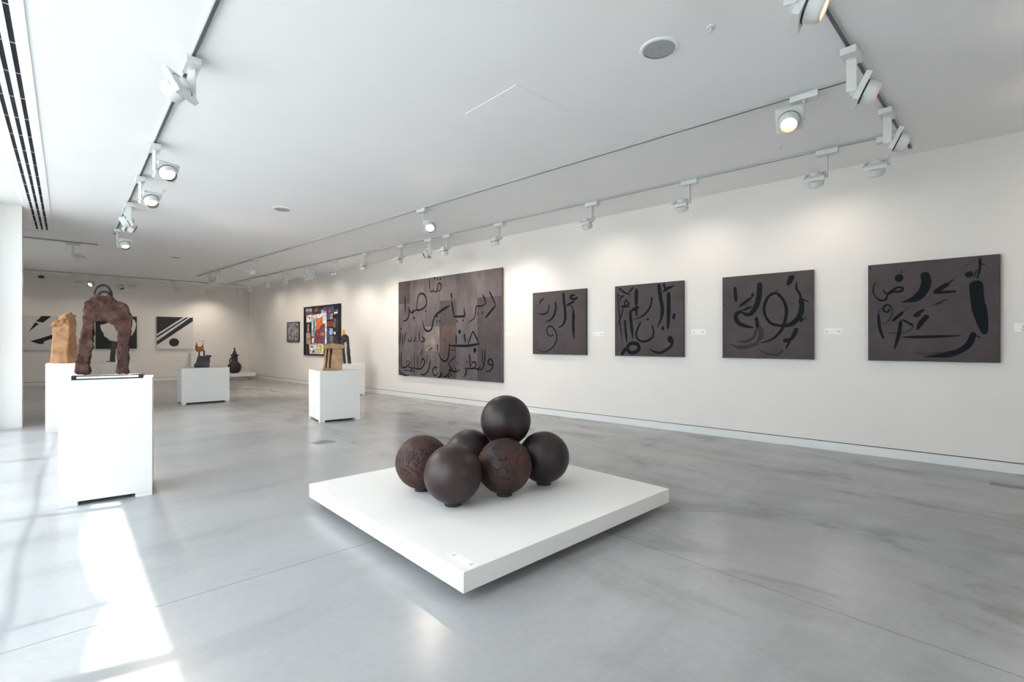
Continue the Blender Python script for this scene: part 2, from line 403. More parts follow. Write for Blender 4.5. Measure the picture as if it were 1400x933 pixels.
pD, cD, _ = plinth(Vector((2.05, 13.92, 0)), Vector((3.06, 13.88, 0)), .93, .875, 'wide white plinth under the horned head on a dark stone', foot=.09)
pE, cE, _ = plinth(Vector((3.48, 9.02, 0)), Vector((4.23, 8.93, 0)), .84, .966, 'square white plinth under the tan stool sculpture', foot=.09)
pF, cF, _ = plinth(Vector((5.56, 13.08, 0)), Vector((6.32, 13.02, 0)), .42, .90, 'white plinth close to the long wall under the amber-topped figure', foot=.08)
pC, cC, _ = plinth(Vector((.83, 19.98, 0)), Vector((1.72, 19.95, 0)), .8, .875, 'distant white plinth seen between the legs of the arch', foot=.1)
pG, cG, _ = plinth(Vector((3.60, 22.35, 0)), Vector((4.32, 22.35, 0)), .6, 1.10, 'white plinth against the back wall behind the horned head', foot=.1)

def low_slab(front, left, right, zb, top, label, inset):
    e1 = right - front; e2 = left - front
    back = front + e1 + e2; c = (left + right) / 2
    a = math.atan2(e1.y, e1.x)
    e = empty('display_platform', (c.x, c.y, 0), a, label=label, cat='platform')
    L1, L2 = e1.length, e2.length
    b = MB(); b.box((0, 0, (zb + top) / 2), (L1, L2, top - zb)); b.build('slab', M['plinth'], e, bevel=.004)
    k = MB(); k.box((0, 0, zb / 2 + .001), (L1 - 2 * inset, L2 - 2 * inset, zb)); k.build('base', M['plinth'], e, bevel=.003)
    return e, c, a
ZB, ZT = .075, .197
F0 = at_z(634, 812.5, ZB); F1 = at_z(915, 687, ZB); F2 = at_z(421.5, 680, ZB)
e1 = F1 - F0; e2 = F2 - F0
a = math.atan2(e1.y, e1.x); u = Vector((math.cos(a), math.sin(a), 0)); v = Vector((-u.y, u.x, 0))
L2 = e2.length
slab, cS, aS = low_slab(Vector((F0.x, F0.y, 0)), Vector((F0.x, F0.y, 0)) + (Vector((e2.x, e2.y, 0)) * .5 + v * L2 * .5).normalized() * L2, Vector((F1.x, F1.y, 0)), ZB, ZT,
    'low square white platform floating just above the concrete floor under the iron spheres', .2)
low_slab(Vector((4.35, 21.93, 0)), Vector((4.35, 23.0, 0)), Vector((5.80, 21.90, 0)), .12, .25, 'low white platform in the far corner under the dark vessel', .22)

# little caption card on the platform corner
cp = at_z(633, 766, ZT)
t = empty('caption_card', (cp.x, cp.y, ZT), aS + PI / 2, label='small white caption card lying on the near corner of the sphere platform', cat='caption')
b = MB(); b.box((0, 0, .0015), (.235, .05, .003)); b.build('card', M['card'], t)
b = MB()
for x in (-.085, .085):
    for k, l in enumerate((.030, .022, .026, .016)): b.box((x, .014 - k * .009, .0034), (l, .003, .0006))
b.build('printed_text', M['text'], t)

# ------------------------------------------------------------------ iron spheres
R = .234
def sph_mesh(name, m, parent, loc, seed):
    import bmesh
    me = bpy.data.meshes.new(name); bm = bmesh.new(); bmesh.ops.create_uvsphere(bm, u_segments=64, v_segments=40, radius=R)
    for vv in bm.verts:
        d = noise.noise(vv.co * 5 + Vector((seed * 3.1, 0, 0))) * .0022
        vv.co *= 1 + d / R
    bm.to_mesh(me); bm.free(); me.materials.append(m)
    for p in me.polygons: p.use_smooth = True
    o = bpy.data.objects.new(name, me); COL.objects.link(o); o.parent = parent; o.location = loc
    o.rotation_euler = (seed * .7, seed * 1.3, seed); return o
def cam_pt(px, py, d): return Vector((0, 0, EYE)) + ray(px, py) * d
ZC = ZT + .016 + R
def sp(px, d):
    p = FW * d + RT * ((px - CX) / FPX * d); return Vector((p.x, p.y, 0))
balls = [(619.5, 3.86, 'iron', 1, 'smooth purple-brown iron sphere at the front of the group, nearest the platform corner'),
         (577.5, 4.25, 'iron_e', 2.3, 'rust-toned engraved iron sphere on the outer side, beside the front smooth sphere'),
         (689.5, 4.11, 'iron_e', 4.1, 'reddish engraved iron sphere in the front row between two smooth ones'),
         (743.5, 4.43, 'iron_d', 5.2, 'dark smooth iron sphere at the end of the group nearest the paintings wall'),
         (642.5, 4.53, 'iron', 6.6, 'brown iron sphere tucked at the back of the group, mostly hidden')]
for px, d, m, sd, lab in balls:
    p = sp(px, d)
    e = empty('iron_sphere', (p.x, p.y, ZT), 0, label=lab, cat='sphere', group='iron spheres on the low platform')
    sph_mesh('ball', M[m], e, (0, 0, .016 + R), sd)
    b = MB(); b.lathe([(.052, 0), (.068, 0), (.068, .022), (.062, .028), (.052, .028)], 32, cap=False); b.build('stand_ring', M['bronze'], e, smooth=True)
p = sp(691.5, 4.475)
e = empty('iron_sphere', (p.x, p.y, ZC + .330), 0, label='dark iron sphere resting on top of the others', cat='sphere', group='iron spheres on the low platform')
sph_mesh('ball', M['iron_d'], e, (0, 0, 0), 7.7)

# ------------------------------------------------------------------ carved sculptures
def facing(px, G):
    """frame standing on G, x axis to the right as seen from the camera's bearing"""
    r = ray(px, HY); r.z = 0; r.normalize()
    return math.atan2(-r.x, r.y)
def to_local(pts, G, px):
    a = facing(px, G); xr = Vector((math.cos(a), math.sin(a), 0)); nr = Vector((-math.sin(a), math.cos(a), 0)); o = Vector((0, 0, EYE)); out = []
    for q in pts:
        r = ray(*q); t = (G - o).dot(nr) / r.dot(nr); w = o + r * t - G
        out.append((w.dot(xr), w.z))
    return out
def carve(name, mb, voxel, amp, freq, m, parent, smooth_it=3, seed=0.0, loc=None, rot=None, smooth=True, shrink=0.0):
    o = mb.build(name + '_raw', m)
    r = o.modifiers.new('r', 'REMESH'); r.mode = 'VOXEL'; r.voxel_size = voxel
    if smooth_it:
        s = o.modifiers.new('s', 'SMOOTH'); s.factor = .5; s.iterations = smooth_it
    dg = bpy.context.evaluated_depsgraph_get(); dg.update()
    me = bpy.data.meshes.new_from_object(o.evaluated_get(dg)); bpy.data.objects.remove(o)
    me.name = name
    nor = [v.normal.copy() for v in me.vertices]
    sv = Vector((seed, seed * 2, seed * 3))
    for v, nn in zip(me.vertices, nor):
        d = noise.fractal(v.co * freq + sv, .8, 2.0, 4) * amp
        d += noise.turbulence(v.co * freq * 3.5 + sv, 3, False) * amp * .45 - shrink
        v.co += nn * d
    for p in me.polygons: p.use_smooth = smooth
    me.materials.clear(); me.materials.append(m)
    q = bpy.data.objects.new(name, me); COL.objects.link(q)
    if parent is not None: q.parent = parent
    if loc is not None: q.location = loc
    if rot is not None: q.rotation_euler = rot
    return q
def silprism(mb, loc_pts, y0, y1):   # outline in local x,z extruded in local y
    n = len(loc_pts); vs = [(x, y0, z) for x, z in loc_pts] + [(x, y1, z) for x, z in loc_pts]
    mb.add(vs, [tuple(range(n)), tuple(reversed(range(n, 2 * n)))] + [(i, (i + 1) % n, n + (i + 1) % n, n + i) for i in range(n)])

# brown arch with hoops on a black tray
GA = Vector((cA.x, cA.y, 1.15)); a = facing(146, GA)
def c1(pts): return [(50 + x / 5.183, 380 + y / 5.183) for x, y in pts]
outline = c1([(276, 696), (274, 640), (290, 580), (298, 520), (312, 440), (326, 370), (328, 300), (332, 250), (330, 190), (360, 178), (384, 160), (400, 140), (440, 140), (480, 150), (525, 146),
              (560, 182), (600, 195), (645, 208), (660, 262), (678, 300), (676, 350), (662, 420), (655, 500), (652, 600), (656, 697),
              (572, 697), (566, 600), (568, 500), (575, 400), (560, 365), (520, 340), (470, 326), (420, 330), (404, 350), (402, 430), (400, 510), (386, 560), (378, 640), (382, 697)])
loc = to_local(outline, GA, 146); zmin = min(z for x, z in loc)
loc = [(x, z - zmin + .035) for x, z in loc]
arch = empty('arch_sculpture', GA, a, label='rough burnt-brown two-legged arch sculpture with iron hoops on top', cat='sculpture')
mb = MB(); silprism(mb, loc, -.085, .085)
carve('clay_arch', mb, .010, .018, 7, M['clay'], arch, 2, 2.0, shrink=.003)
hp = to_local(c1([(408, 150), (408, 120), (425, 88), (455, 70), (485, 70), (512, 88), (528, 120), (532, 150)]), GA, 146)
mb = MB(); mb.tube(catmull([Vector((x, .02, z - zmin + .035)) for x, z in hp], 5), .011); mb.build('hoop', M['hoop'], arch, smooth='all')
hp = to_local(c1([(440, 145), (446, 128), (475, 118), (508, 126), (518, 150)]), GA, 146)
mb = MB(); mb.tube(catmull([Vector((x, -.05, z - zmin + .035)) for x, z in hp], 5), .012); mb.build('hoop', M['hoop'], arch, smooth='all')
tr = empty('light_tray', GA, pA.rotation_euler[2], label='black tray with a white front strip beneath the brown arch', cat='tray')
b = MB(); b.box((0, .02, .018), (.52, .30, .016)); b.build('tray_plate', M['black'], tr, bevel=.002)
b = MB(); b.box((-.0, -.190, .021), (.46, .030, .018)); b.build('strip', M['acrylic'], tr, bevel=.003)
b = MB(); b.box((0, -.190, .004), (.53, .036, .008)); b.box((0, -.172, .032), (.53, .008, .012)); b.build('rail', M['black'], tr)
for sx in (-1, 1):
    b = MB(); b.box((sx * .248, -.18, .021), (.034, .056, .042)); b.box((sx * .248, .03, .012), (.03, .36, .024)); b.build('end_bracket', M['black'], tr, bevel=.002)

# sandstone block
GB = Vector((cB.x - .02, cB.y - .02, 1.147)); px = 87
st = empty('sandstone_block', GB, facing(px, GB), label='tall pale sandstone block, sawn below and rough on top', cat='sculpture')
lo = to_local(c1([(99, 606), (103, 540), (108, 470), (114, 390), (120, 330), (150, 310), (198, 268), (240, 256), (262, 268), (270, 310), (273, 370), (284, 430), (288, 520), (291, 606)]), GB, px)
zm = min(z for x, z in lo); lo = [(x, z - zm) for x, z in lo]
mb = MB(); silprism(mb, lo, -.20, .22)
q = carve('stone', mb, .016, .004, 9, M['sand'], st, 1, 5.0)
for v in q.data.vertices:       # front arris: the faces fall back either side of a vertical edge; the upper third is left rough
    x = v.co.x - .03 + .015 * math.sin(v.co.z * 9); k = min(1, max(0, (.22 - v.co.y) / .42))
    v.co.y += (max(0, x) * 1.8 + max(0, -x) * .25) * k
    t = min(1, max(0, (v.co.z - .50) / .14))
    if t > 0:
        c = v.co.copy(); d = noise.ridged_multi_fractal(c * 6, .9, 2.1, 4, 1.0, 2.0) * .030 + noise.fractal(c * 11, .8, 2, 4) * .045 - .035
        v.co += v.normal * d * t
    if v.co.z < .012: v.co.z = 0

# horned head on slate
def c3(pts): return [(230 + x / 7.777, 440 + y / 7.777) for x, y in pts]
GD = Vector((2.50, 14.3, .882)); px = 276
hd = empty('horned_head_sculpture', GD, facing(px, GD), label='rust-orange horned head on two dark posts above a slate block', cat='sculpture')
def L3(pts): 
    l = to_local(c3(pts), GD, px); return [(x, z) for x, z in l]
zoff = -L3([(300, 492)])[0][1]
def L3z(pts): return [(x, z + zoff) for x, z in L3(pts)]
mb = MB(); silprism(mb, L3z([(272, 492), (276, 462), (296, 440), (318, 372), (400, 372), (446, 366), (444, 420), (436, 492)]), -.12, .12)
carve('slate_base', mb, .014, .008, 8, M['slate'], hd, 1, 1.0)
mb = MB(); silprism(mb, L3z([(402, 362), (452, 362), (466, 378), (440, 384), (404, 380)]), -.06, .06); mb.build('ledge', M['bronze'], hd)
for xs in ((320, 338), (372, 389)):
    mb = MB(); silprism(mb, L3z([(xs[0], 378), (xs[0], 312), (xs[1], 312), (xs[1], 378)]), -.04, .04); mb.build('post', M['bronze'], hd, bevel=.004)
mb = MB(); silprism(mb, L3z([(290, 315), (290, 272), (300, 225), (315, 268), (338, 278), (358, 266), (374, 228), (376, 290), (378, 318), (340, 322), (305, 326)]), -.07, .07)
carve('head', mb, .012, .010, 12, M['rust'], hd, 2, 3.0)

# dark vessel
GV = Vector((5.10, 22.3, .25)); 
ve = empty('dark_vessel', GV, 0, label='dark round-bellied vessel with collar and pointed lid in the far corner', cat='vessel')
mb = MB(); mb.lathe([(.10, 0), (.16, .02), (.22, .10), (.255, .22), (.24, .34), (.17, .43), (.12, .47), (.115, .60), (.11, .70)], 32); mb.build('belly', M['bronze'], ve, smooth='all')
mb = MB(); mb.lathe([(.11, .70), (.15, .72), (.155, .75), (.11, .78), (.09, .79)], 24); mb.build('collar', M['bronze'], ve, smooth=True)
mb = MB(); mb.lathe([(.09, .79), (.06, .86), (.035, .93), (.02, .98), (.035, 1.0), (.035, 1.03), (.01, 1.05)], 20); mb.build('lid', M['bronze'], ve, smooth=True)
mb = MB(); mb.tube(catmull([(-.10, 0, .64), (-.16, 0, .58), (-.17, 0, .48), (-.15, 0, .42)], 4), .03); mb.build('handle', M['bronze'], ve, smooth='all')

# tan stool
def c4(pts): return [(380 + x / 4.908, 400 + y / 4.908) for x, y in pts]
GE = Vector((cE.x - .03, cE.y - .12, .972)); px = 455
so = empty('stool_sculpture', GE, facing(px, GE), label='tan stoneware stool-like sculpture with slanted side planks', cat='sculpture')
def L4(pts): return to_local(c4(pts), GE, px)
zo = -L4([(370, 520)])[0][1]
def L4z(pts): return [(x, z + zo) for x, z in L4(pts)]
mb = MB(); silprism(mb, L4z([(304, 366), (316, 352), (360, 345), (424, 350), (448, 358), (444, 378), (400, 381), (350, 377), (308, 380)]), -.19, .17)
carve('seat', mb, .010, .006, 9, M['tan'], so, 1, 2.0)
mb = MB(); silprism(mb, L4z([(366, 378), (432, 380), (434, 470), (426, 519), (354, 519), (358, 460)]), -.15, -.10); carve('front_panel', mb, .010, .006, 8, M['tan'], so, 1, 4.0)
for i, (xa, xb) in enumerate(((318, 303), (341, 327))):
    mb = MB(); silprism(mb, L4z([(xa, 378), (xa + 11, 378), (xb + 15, 517), (xb, 517)]), -.15, -.08); carve('side_plank', mb, .008, .004, 9, M['tan'], so, 1, 6.0 + i)
mb = MB(); silprism(mb, L4z([(324, 379), (432, 379), (424, 518), (312, 518)]), .04, .10); carve('rear_panel', mb, .012, .005, 8, M['bronze_tan'], so, 1, 8.0)
mb = MB(); silprism(mb, L4z([(300, 510), (430, 510), (428, 520), (298, 520)]), -.16, .12); mb.build('base', M['tan'], so, bevel=.004)

# two-legged figure with amber top
GF = Vector((5.84, 13.3, .906)); px = 473
fg = empty('two_legged_figure', GF, facing(px, GF), label='black and white two-legged figure with an amber flame-like top', cat='sculpture')
def L5(pts): return to_local(c4(pts), GF, px)
zo5 = -L5([(470, 462)])[0][1]
def L5z(pts): return [(x, z + zo5) for x, z in L5(pts)]
mb = MB(); silprism(mb, L5z([(422, 300), (428, 272), (455, 266), (472, 275), (478, 310), (455, 318), (436, 322)]), -.09, .09); carve('shoulders', mb, .016, .014, 6, M['bronze'], fg, 2, 1.0)
mb = MB(); silprism(mb, L5z([(424, 312), (444, 318), (450, 390), (456, 462), (440, 462), (432, 380)]), -.08, .08); carve('leg', mb, .015, .008, 7, M['bronze'], fg, 1, 2.0)
mb = MB(); silprism(mb, L5z([(460, 312), (477, 306), (484, 380), (492, 462), (468, 462), (464, 390)]), -.08, .08); carve('leg', mb, .015, .008, 7, M['bronze'], fg, 1, 3.0)
mb = MB(); silprism(mb, L5z([(446, 318), (460, 314), (465, 390), (468, 462), (460, 462), (452, 390)]), -.03, .04); mb.build('white_inlay', M['whiteglaze'], fg)
mb = MB(); silprism(mb, L5z([(432, 268), (430, 245), (440, 228), (452, 240), (455, 268)]), -.05, .05); carve('flame_top', mb, .012, .008, 9, M['amber'], fg, 2, 1.0)

# dark upright slab on the distant plinth
GC = Vector((1.32, 20.4, .875)); px = 154
ds = empty('upright_slab', GC, facing(px, GC), label='thin dark upright slab with a small foot, seen through the arch', cat='sculpture')
def L6z(pts):
    l = to_local(c1(pts), GC, px); z0 = to_local(c1([(540, 597)]), GC, px)[0][1]; return [(x, z - z0) for x, z in l]
mb = MB(); silprism(mb, L6z([(516, 597), (526, 520), (532, 452), (568, 452), (560, 520), (556, 597)]), -.10, .10); carve('slab', mb, .02, .012, 5, M['slate'], ds, 1, 1.0)
mb = MB(); silprism(mb, L6z([(494, 597), (497, 590), (514, 592), (514, 597)]), -.08, .08); mb.build('foot', M['bronze'], ds, bevel=.005)

# ------------------------------------------------------------------ pictures
def homog(q):
    """pixel quad TL,TR,BR,BL -> (u,v), u to the right, v down"""
    (x0, y0), (x1, y1), (x2, y2), (x3, y3) = q
    sx = x0 - x1 + x2 - x3; sy = y0 - y1 + y2 - y3
    dx1, dy1, dx2, dy2 = x1 - x2, y1 - y2, x3 - x2, y3 - y2
    den = dx1 * dy2 - dx2 * dy1
    g = (sx * dy2 - dx2 * sy) / den; h = (dx1 * sy - sx * dy1) / den
    Mx = Matrix(((x1 - x0 + g * x1, x3 - x0 + h * x3, x0), (y1 - y0 + g * y1, y3 - y0 + h * y3, y0), (g, h, 1))).inverted()
    def f(p):
        r = Mx @ Vector((p[0], p[1], 1)); return (r.x / r.z, r.y / r.z)
    return f
class Pic:
    """a picture hung flat on a wall; local x to the right as seen from the room, z up, -y out of the wall"""
    def __init__(s, kind, quad, scale, org, name, label, cat, thick=.04, gapw=.012):
        q = [(org[0] + x / scale, org[1] + y / scale) for x, y in quad]
        f = at_wall if kind == 'r' else at_back
        P = [f(x, y, gapw + thick) for x, y in q]
        nor = wnor if kind == 'r' else bnor
        left = (P[0] + P[3]) / 2; right = (P[1] + P[2]) / 2
        zt = (P[0].z + P[1].z) / 2; zb = (P[2].z + P[3].z) / 2
        s.w = (Vector((right.x - left.x, right.y - left.y, 0))).length; s.h = zt - zb; s.th = thick
        c = (left + right) / 2 - nor * thick
        xd = Vector((right.x - left.x, right.y - left.y, 0)).normalized()
        s.e = empty(name, (c.x, c.y, (zt + zb) / 2), math.atan2(xd.y, xd.x), label=label, cat=cat)
        s.H = homog(quad); s.k = 0
    def pt(s, p):
        u, v = s.H(p); return ((u - .5) * s.w, (.5 - v) * s.h)
    def ribbons(s, strokes, mat_, name='brush_lettering', scale=1.0):
        mb = MB()
        for st in strokes:
            w, pts = st[0], st[1]; ends = st[2] if len(st) > 2 else (.75, .45)
            s.k += 1; y = -s.th - .0012 - .00006 * s.k
            if len(pts) == 1:
                x, z = s.pt(pts[0]); x2, z2 = s.pt((pts[0][0] + w / 2, pts[0][1])); r = abs(x2 - x)
                n = 10; mb.add([(x + r * math.cos(2 * PI * i / n), y, z + r * 1.15 * math.sin(2 * PI * i / n)) for i in range(n)], [tuple(range(n))]); continue
            c = catmull([Vector((*s.pt(p), 0)) for p in pts], 7)
            a0 = s.pt(pts[0]); a1 = s.pt((pts[0][0] + 10, pts[0][1])); a2 = s.pt((pts[0][0], pts[0][1] + 10))
            unit = (math.hypot(a1[0] - a0[0], a1[1] - a0[1]) + math.hypot(a2[0] - a0[0], a2[1] - a0[1])) / 20
            hw = w * unit / 2 * scale
            L = [0]
            for i in range(1, len(c)): L.append(L[-1] + (c[i] - c[i - 1]).length)
            T = max(L[-1], 1e-6); vs = []
            n = len(c)
            # rounded start cap
            def half(t, d):
                f0 = ends[0] + (1 - ends[0]) * min(1, t / .25); f1 = ends[1] + (1 - ends[1]) * min(1, (1 - t) / .35)
                cap = 1.0
                if d < hw: cap = math.sqrt(max(0.02, 1 - ((hw - d) / hw) ** 2))
                wob = 1 + .10 * noise.noise(Vector((t * 7, s.k * 3.7, 0)))
                return hw * f0 * f1 * cap * wob
            for i in range(n):
                tv = (c[min(i + 1, n - 1)] - c[max(i - 1, 0)]); tv = tv.normalized() if tv.length > 1e-9 else Vector((1, 0, 0))
                nv = Vector((-tv.y, tv.x, 0)); d = min(L[i], T - L[i]) + hw * .12
                hh = half(L[i] / T, d)
                p = c[i] + nv * hh; q = c[i] - nv * hh
                vs += [(p.x, y, p.y), (q.x, y, q.y)]
            mb.add(vs, [(2 * i, 2 * i + 1, 2 * i + 3, 2 * i + 2) for i in range(n - 1)])
        return mb.build(name, mat_, s.e)
    def canvas(s, m_front, m_side, name='canvas'):
        b = MB(); b.cur = 1; b.box((0, -s.th / 2, 0), (s.w, s.th, s.h)); b.cur = 0
        x, z = s.w / 2 - .006, s.h / 2 - .006
        b.add([(-x, -s.th - .0006, -z), (x, -s.th - .0006, -z), (x, -s.th - .0006, z), (-x, -s.th - .0006, z)], [(0, 1, 2, 3)])
        return b.build(name, [m_front, m_side], s.e)
    def patches(s, polys, name):
        mats = []; b = MB()
        for m, pts in polys:
            if m not in mats: mats.append(m)
            b.cur = mats.index(m); s.k += 1; y = -s.th - .0012 - .0002 * s.k
            P = [s.pt(p) for p in pts]
            P = [(min(max(x, -s.w / 2 + .004), s.w / 2 - .004), min(max(z, -s.h / 2 + .004), s.h / 2 - .004)) for x, z in P]
            b.add([(x, y, z) for x, z in P], [tuple(range(len(P)))])
        return b.build(name, [M[m] if m in M else m for m in mats], s.e)
def oval(cx, cy, rx, ry, n=28): return [(cx + rx * math.cos(2 * PI * i / n), cy + ry * math.sin(2 * PI * i / n)) for i in range(n)]

# 1 -- the big sewn canvas of squares
P1 = Pic('r', [(25, 143), (803, 33), (803, 900), (27, 838)], 5.4875, (540, 360), 'calligraphy_painting',
         'largest grey painting, made of sewn squares with several lines of black Arabic writing', 'painting', .05)
b = MB(); b.cur = 1; b.box((0, -P1.th / 2, 0), (P1.w, P1.th, P1.h))
us = [0, .135, .295, .45, .615, .80, 1]; vs_ = [0, .24, .49, .74, 1]
pick = [[0, 2, 3, 0, 2, 3], [3, 0, 2, 3, 0, 0], [3, 4, 4, 5, 0, 2], [2, 5, 3, 2, 0, 3]]
pick = [[0, 2, 3, 2, 3, 2], [3, 2, 3, 0, 3, 0], [2, 3, 4, 5, 3, 0], [2, 3, 2, 0, 3, 0]]
for r_ in range(4):
    for c_ in range(6):
        b.cur = pick[r_][c_] if pick[r_][c_] != 1 else 0
        x0 = (us[c_] - .5) * P1.w * .995 + .004; x1 = (us[c_ + 1] - .5) * P1.w * .995 - .004; z0 = (.5 - vs_[r_ + 1]) * P1.h * .995 + .004; z1 = (.5 - vs_[r_]) * P1.h * .995 - .004
        y = -P1.th - .0008
        b.add([(x0, y, z0), (x1, y, z0), (x1, y, z1), (x0, y, z1)], [(0, 1, 2, 3)])
b.build('canvas', [M['canvas'], M['canvas_b'], M['canvas_a'], M['canvas_b'], M['canvas_c'], M['canvas_d']], P1.e)
P1.ribbons([
 (8, [(258, 115), (260, 165), (264, 212)]), (7, [(264, 214), (284, 210), (290, 192)]), (8, [(290, 212), (314, 212), (320, 165), (336, 150), (347, 175), (336, 206), (314, 210)]),
 (11, [(295, 113)]), (10, [(318, 118)]), (10, [(340, 118)]),
 (9, [(75, 248), (78, 375)]), (9, [(103, 325), (106, 375), (92, 422), (58, 437)]), (8, [(106, 345), (126, 374), (141, 340)]),
 (9, [(130, 378), (155, 352), (192, 350), (230, 322), (236, 275), (216, 233), (186, 232), (170, 268), (164, 345), (182, 362)]), (11, [(143, 410)]), (10, [(232, 362)]),
 (11, [(422, 222), (428, 275)]), (12, [(426, 285), (442, 400)]), (12, [(440, 402), (500, 401), (522, 395), (518, 335)]), (10, [(468, 436)]), (10, [(512, 431)]),
 (14, [(412, 318), (355, 352), (300, 395)], (.3, .9)), (11, [(300, 395), (286, 440), (276, 490), (250, 511), (222, 492), (207, 430)]), (10, [(298, 396), (326, 402)]), (10, [(316, 437)]), (10, [(336, 436)]),
 (11, [(660, 240), (686, 300)]), (9, [(685, 300), (650, 324), (612, 326), (604, 380), (590, 420), (550, 446)]), (10, [(622, 381)]), (10, [(657, 374)]),
 (11, [(708, 210), (757, 318)]), (14, [(757, 318), (680, 412)], (.6, .9)),
 (9, [(585, 510), (566, 560), (547, 615)]), (11, [(585, 510), (610, 560), (628, 602)]), (14, [(635, 606), (560, 620), (500, 622), (402, 620)]), (12, [(520, 530), (530, 604)]), (11, [(460, 540), (461, 612)]),
 (20, [(485, 515)]), (11, [(410, 600), (406, 680), (394, 722), (370, 736), (342, 712), (325, 670)]), (8, [(320, 605), (323, 660)]), (10, [(430, 655)]), (10, [(452, 655)]), (24, [(600, 655)]), (7, [(370, 575)]),
 (11, [(45, 495)]), (6, [(40, 510), (45, 600)]), (7, [(55, 525), (60, 617)]), (7, [(79, 520), (70, 600)]), (6, [(31, 540), (35, 630)]), (6, [(100, 560), (106, 586), (125, 580), (130, 550)]),
 (7, [(150, 545), (151, 578), (135, 592)]), (7, [(183, 515), (186, 590)]), (8, [(205, 550), (222, 580), (194, 593)]), (8, [(115, 562), (120, 566)]),
 (6, [(190, 692), (212, 645)]), (6, [(282, 635), (255, 655)]), (7, [(50, 665), (50, 768), (80, 782), (112, 752), (94, 735), (84, 775)]), (5, [(145, 675), (148, 840)]),
 (8, [(150, 790), (198, 790), (226, 742), (205, 720), (190, 780)]), (8, [(268, 725), (256, 790), (226, 836), (190, 832)]), (6, [(100, 780), (150, 790)]), (7, [(30, 800), (60, 835), (112, 842)]),
 (5, [(70, 800), (150, 815)]), (5, [(35, 690), (40, 790)]), (5, [(125, 790)]), (4, [(170, 690), (172, 800)]), (4, [(245, 690), (238, 760)]), (4, [(205, 680), (205, 715)]), (10, [(128, 800)]),
 (8, [(322, 788), (300, 780), (285, 802), (290, 836), (310, 842), (325, 818)]), (9, [(305, 795)]), (11, [(352, 826), (343, 850), (322, 858)]), (14, [(348, 830)]), (7, [(458, 700), (400, 752)]),
 (9, [(400, 752), (420, 792), (392, 845), (362, 850)]), (8, [(400, 800), (450, 816), (490, 800)]), (7, [(430, 788), (432, 812)]), (7, [(456, 786), (458, 812)]), (12, [(405, 850)]), (11, [(421, 838)]), (7, [(470, 750)]),
 (9, [(560, 685), (566, 782)]), (9, [(528, 785), (538, 820), (515, 858)]), (9, [(538, 792), (598, 788), (608, 750), (585, 745), (566, 782)]), (7, [(655, 650), (660, 765)]),
 (9, [(678, 650), (672, 755), (650, 797), (620, 802)]), (8, [(598, 790), (625, 795), (645, 770)]), (10, [(735, 758), (716, 766), (700, 746), (712, 722), (731, 735), (734, 776), (712, 812), (678, 812)]), (8, [(540, 740)]),
], M['ink'], scale=1.18)

def simple(quad, scale, org, label, ink, thin=None, th=.045):
    P = Pic('r', quad, scale, org, 'calligraphy_painting', label, 'painting', th)
    P.canvas(M['canvas'], M['black'])
    if thin: P.ribbons(thin, M['ink_thin'], 'dry_brush_marks')
    P.ribbons(ink, M['ink'], scale=1.1); return P
simple([(63, 160), (630, 115), (632, 822), (66, 812)], 7.78, (720, 380),
 'small grey painting with a thin curling black stroke, next to the largest painting', [
 (15, [(183, 218), (150, 245), (137, 288)]), (14, [(240, 285), (235, 340), (212, 375), (168, 387), (112, 377)], (.9, .4)), (21, [(305, 255), (312, 320), (292, 400), (252, 450), (198, 470)], (.8, .2)),
 (27, [(392, 158), (400, 260), (412, 370), (410, 450), (385, 505), (335, 532)], (.9, .3)), (24, [(425, 302), (470, 272), (512, 250)]), (26, [(545, 213), (500, 228), (468, 212), (482, 188), (520, 190)]), (22, [(496, 222), (530, 232)]),
 (12, [(468, 298), (486, 312), (496, 340)]), (31, [(496, 335), (500, 400), (498, 500), (506, 660)], (.5, .25)),
 (13, [(292, 606), (252, 620), (224, 592), (218, 548), (240, 518), (272, 522), (312, 575), (324, 640), (302, 710), (250, 765), (190, 790), (140, 776), (108, 742)], (.8, .2))])
simple([(78, 122), (778, 68), (785, 846), (83, 835)], 7.467, (830, 375),
 'square grey painting crowded with thick black strokes on its outer half', [
 (17, [(118, 138), (180, 186), (238, 208)]), (17, [(272, 130), (215, 192)]), (11, [(105, 190), (125, 400), (140, 550), (167, 732)], (.9, .2)), (13, [(165, 350), (140, 440), (100, 540)], (.8, .2)),
 (15, [(176, 214), (140, 240), (132, 276)]), (18, [(188, 255), (222, 308), (150, 332), (235, 332)]), (14, [(185, 262), (180, 330)]), (10, [(110, 212), (150, 225)]), (37, [(300, 148), (299, 330)]), (34, [(326, 330), (290, 352), (245, 372)]),
 (29, [(250, 365), (240, 400), (248, 500), (268, 660)], (.9, .3)), (24, [(300, 345), (304, 432)], (.9, .2)), (18, [(460, 232), (452, 300), (420, 372), (360, 430), (270, 466)], (.8, .2)), (20, [(405, 460), (430, 464)], (.9, .9)),
 (22, [(182, 465), (195, 600), (206, 700)]), (20, [(348, 488), (312, 565), (302, 630), (340, 680), (400, 686), (460, 652), (480, 592), (462, 518)], (.8, .7)), (35, [(527, 100), (545, 230), (565, 350), (556, 450), (516, 548)], (.9, .2)),
 (36, [(628, 185), (630, 400), (624, 562)], (.9, .6)), (24, [(578, 98), (602, 150), (688, 116)], (.9, .3)), (26, [(640, 130), (568, 186)]), (30, [(690, 402), (677, 462)], (.9, .9)), (26, [(578, 532), (570, 574)], (.9, .9)),
 (52, [(628, 640), (650, 665), (658, 700)], (.9, .9)), (26, [(664, 670), (668, 705), (640, 752), (560, 800), (500, 797), (432, 764)], (1, .3)), (32, [(150, 832), (178, 785), (212, 740)]), (34, [(208, 745), (250, 708), (312, 714), (330, 762), (290, 800), (235, 800), (210, 752)], (.9, .9))])
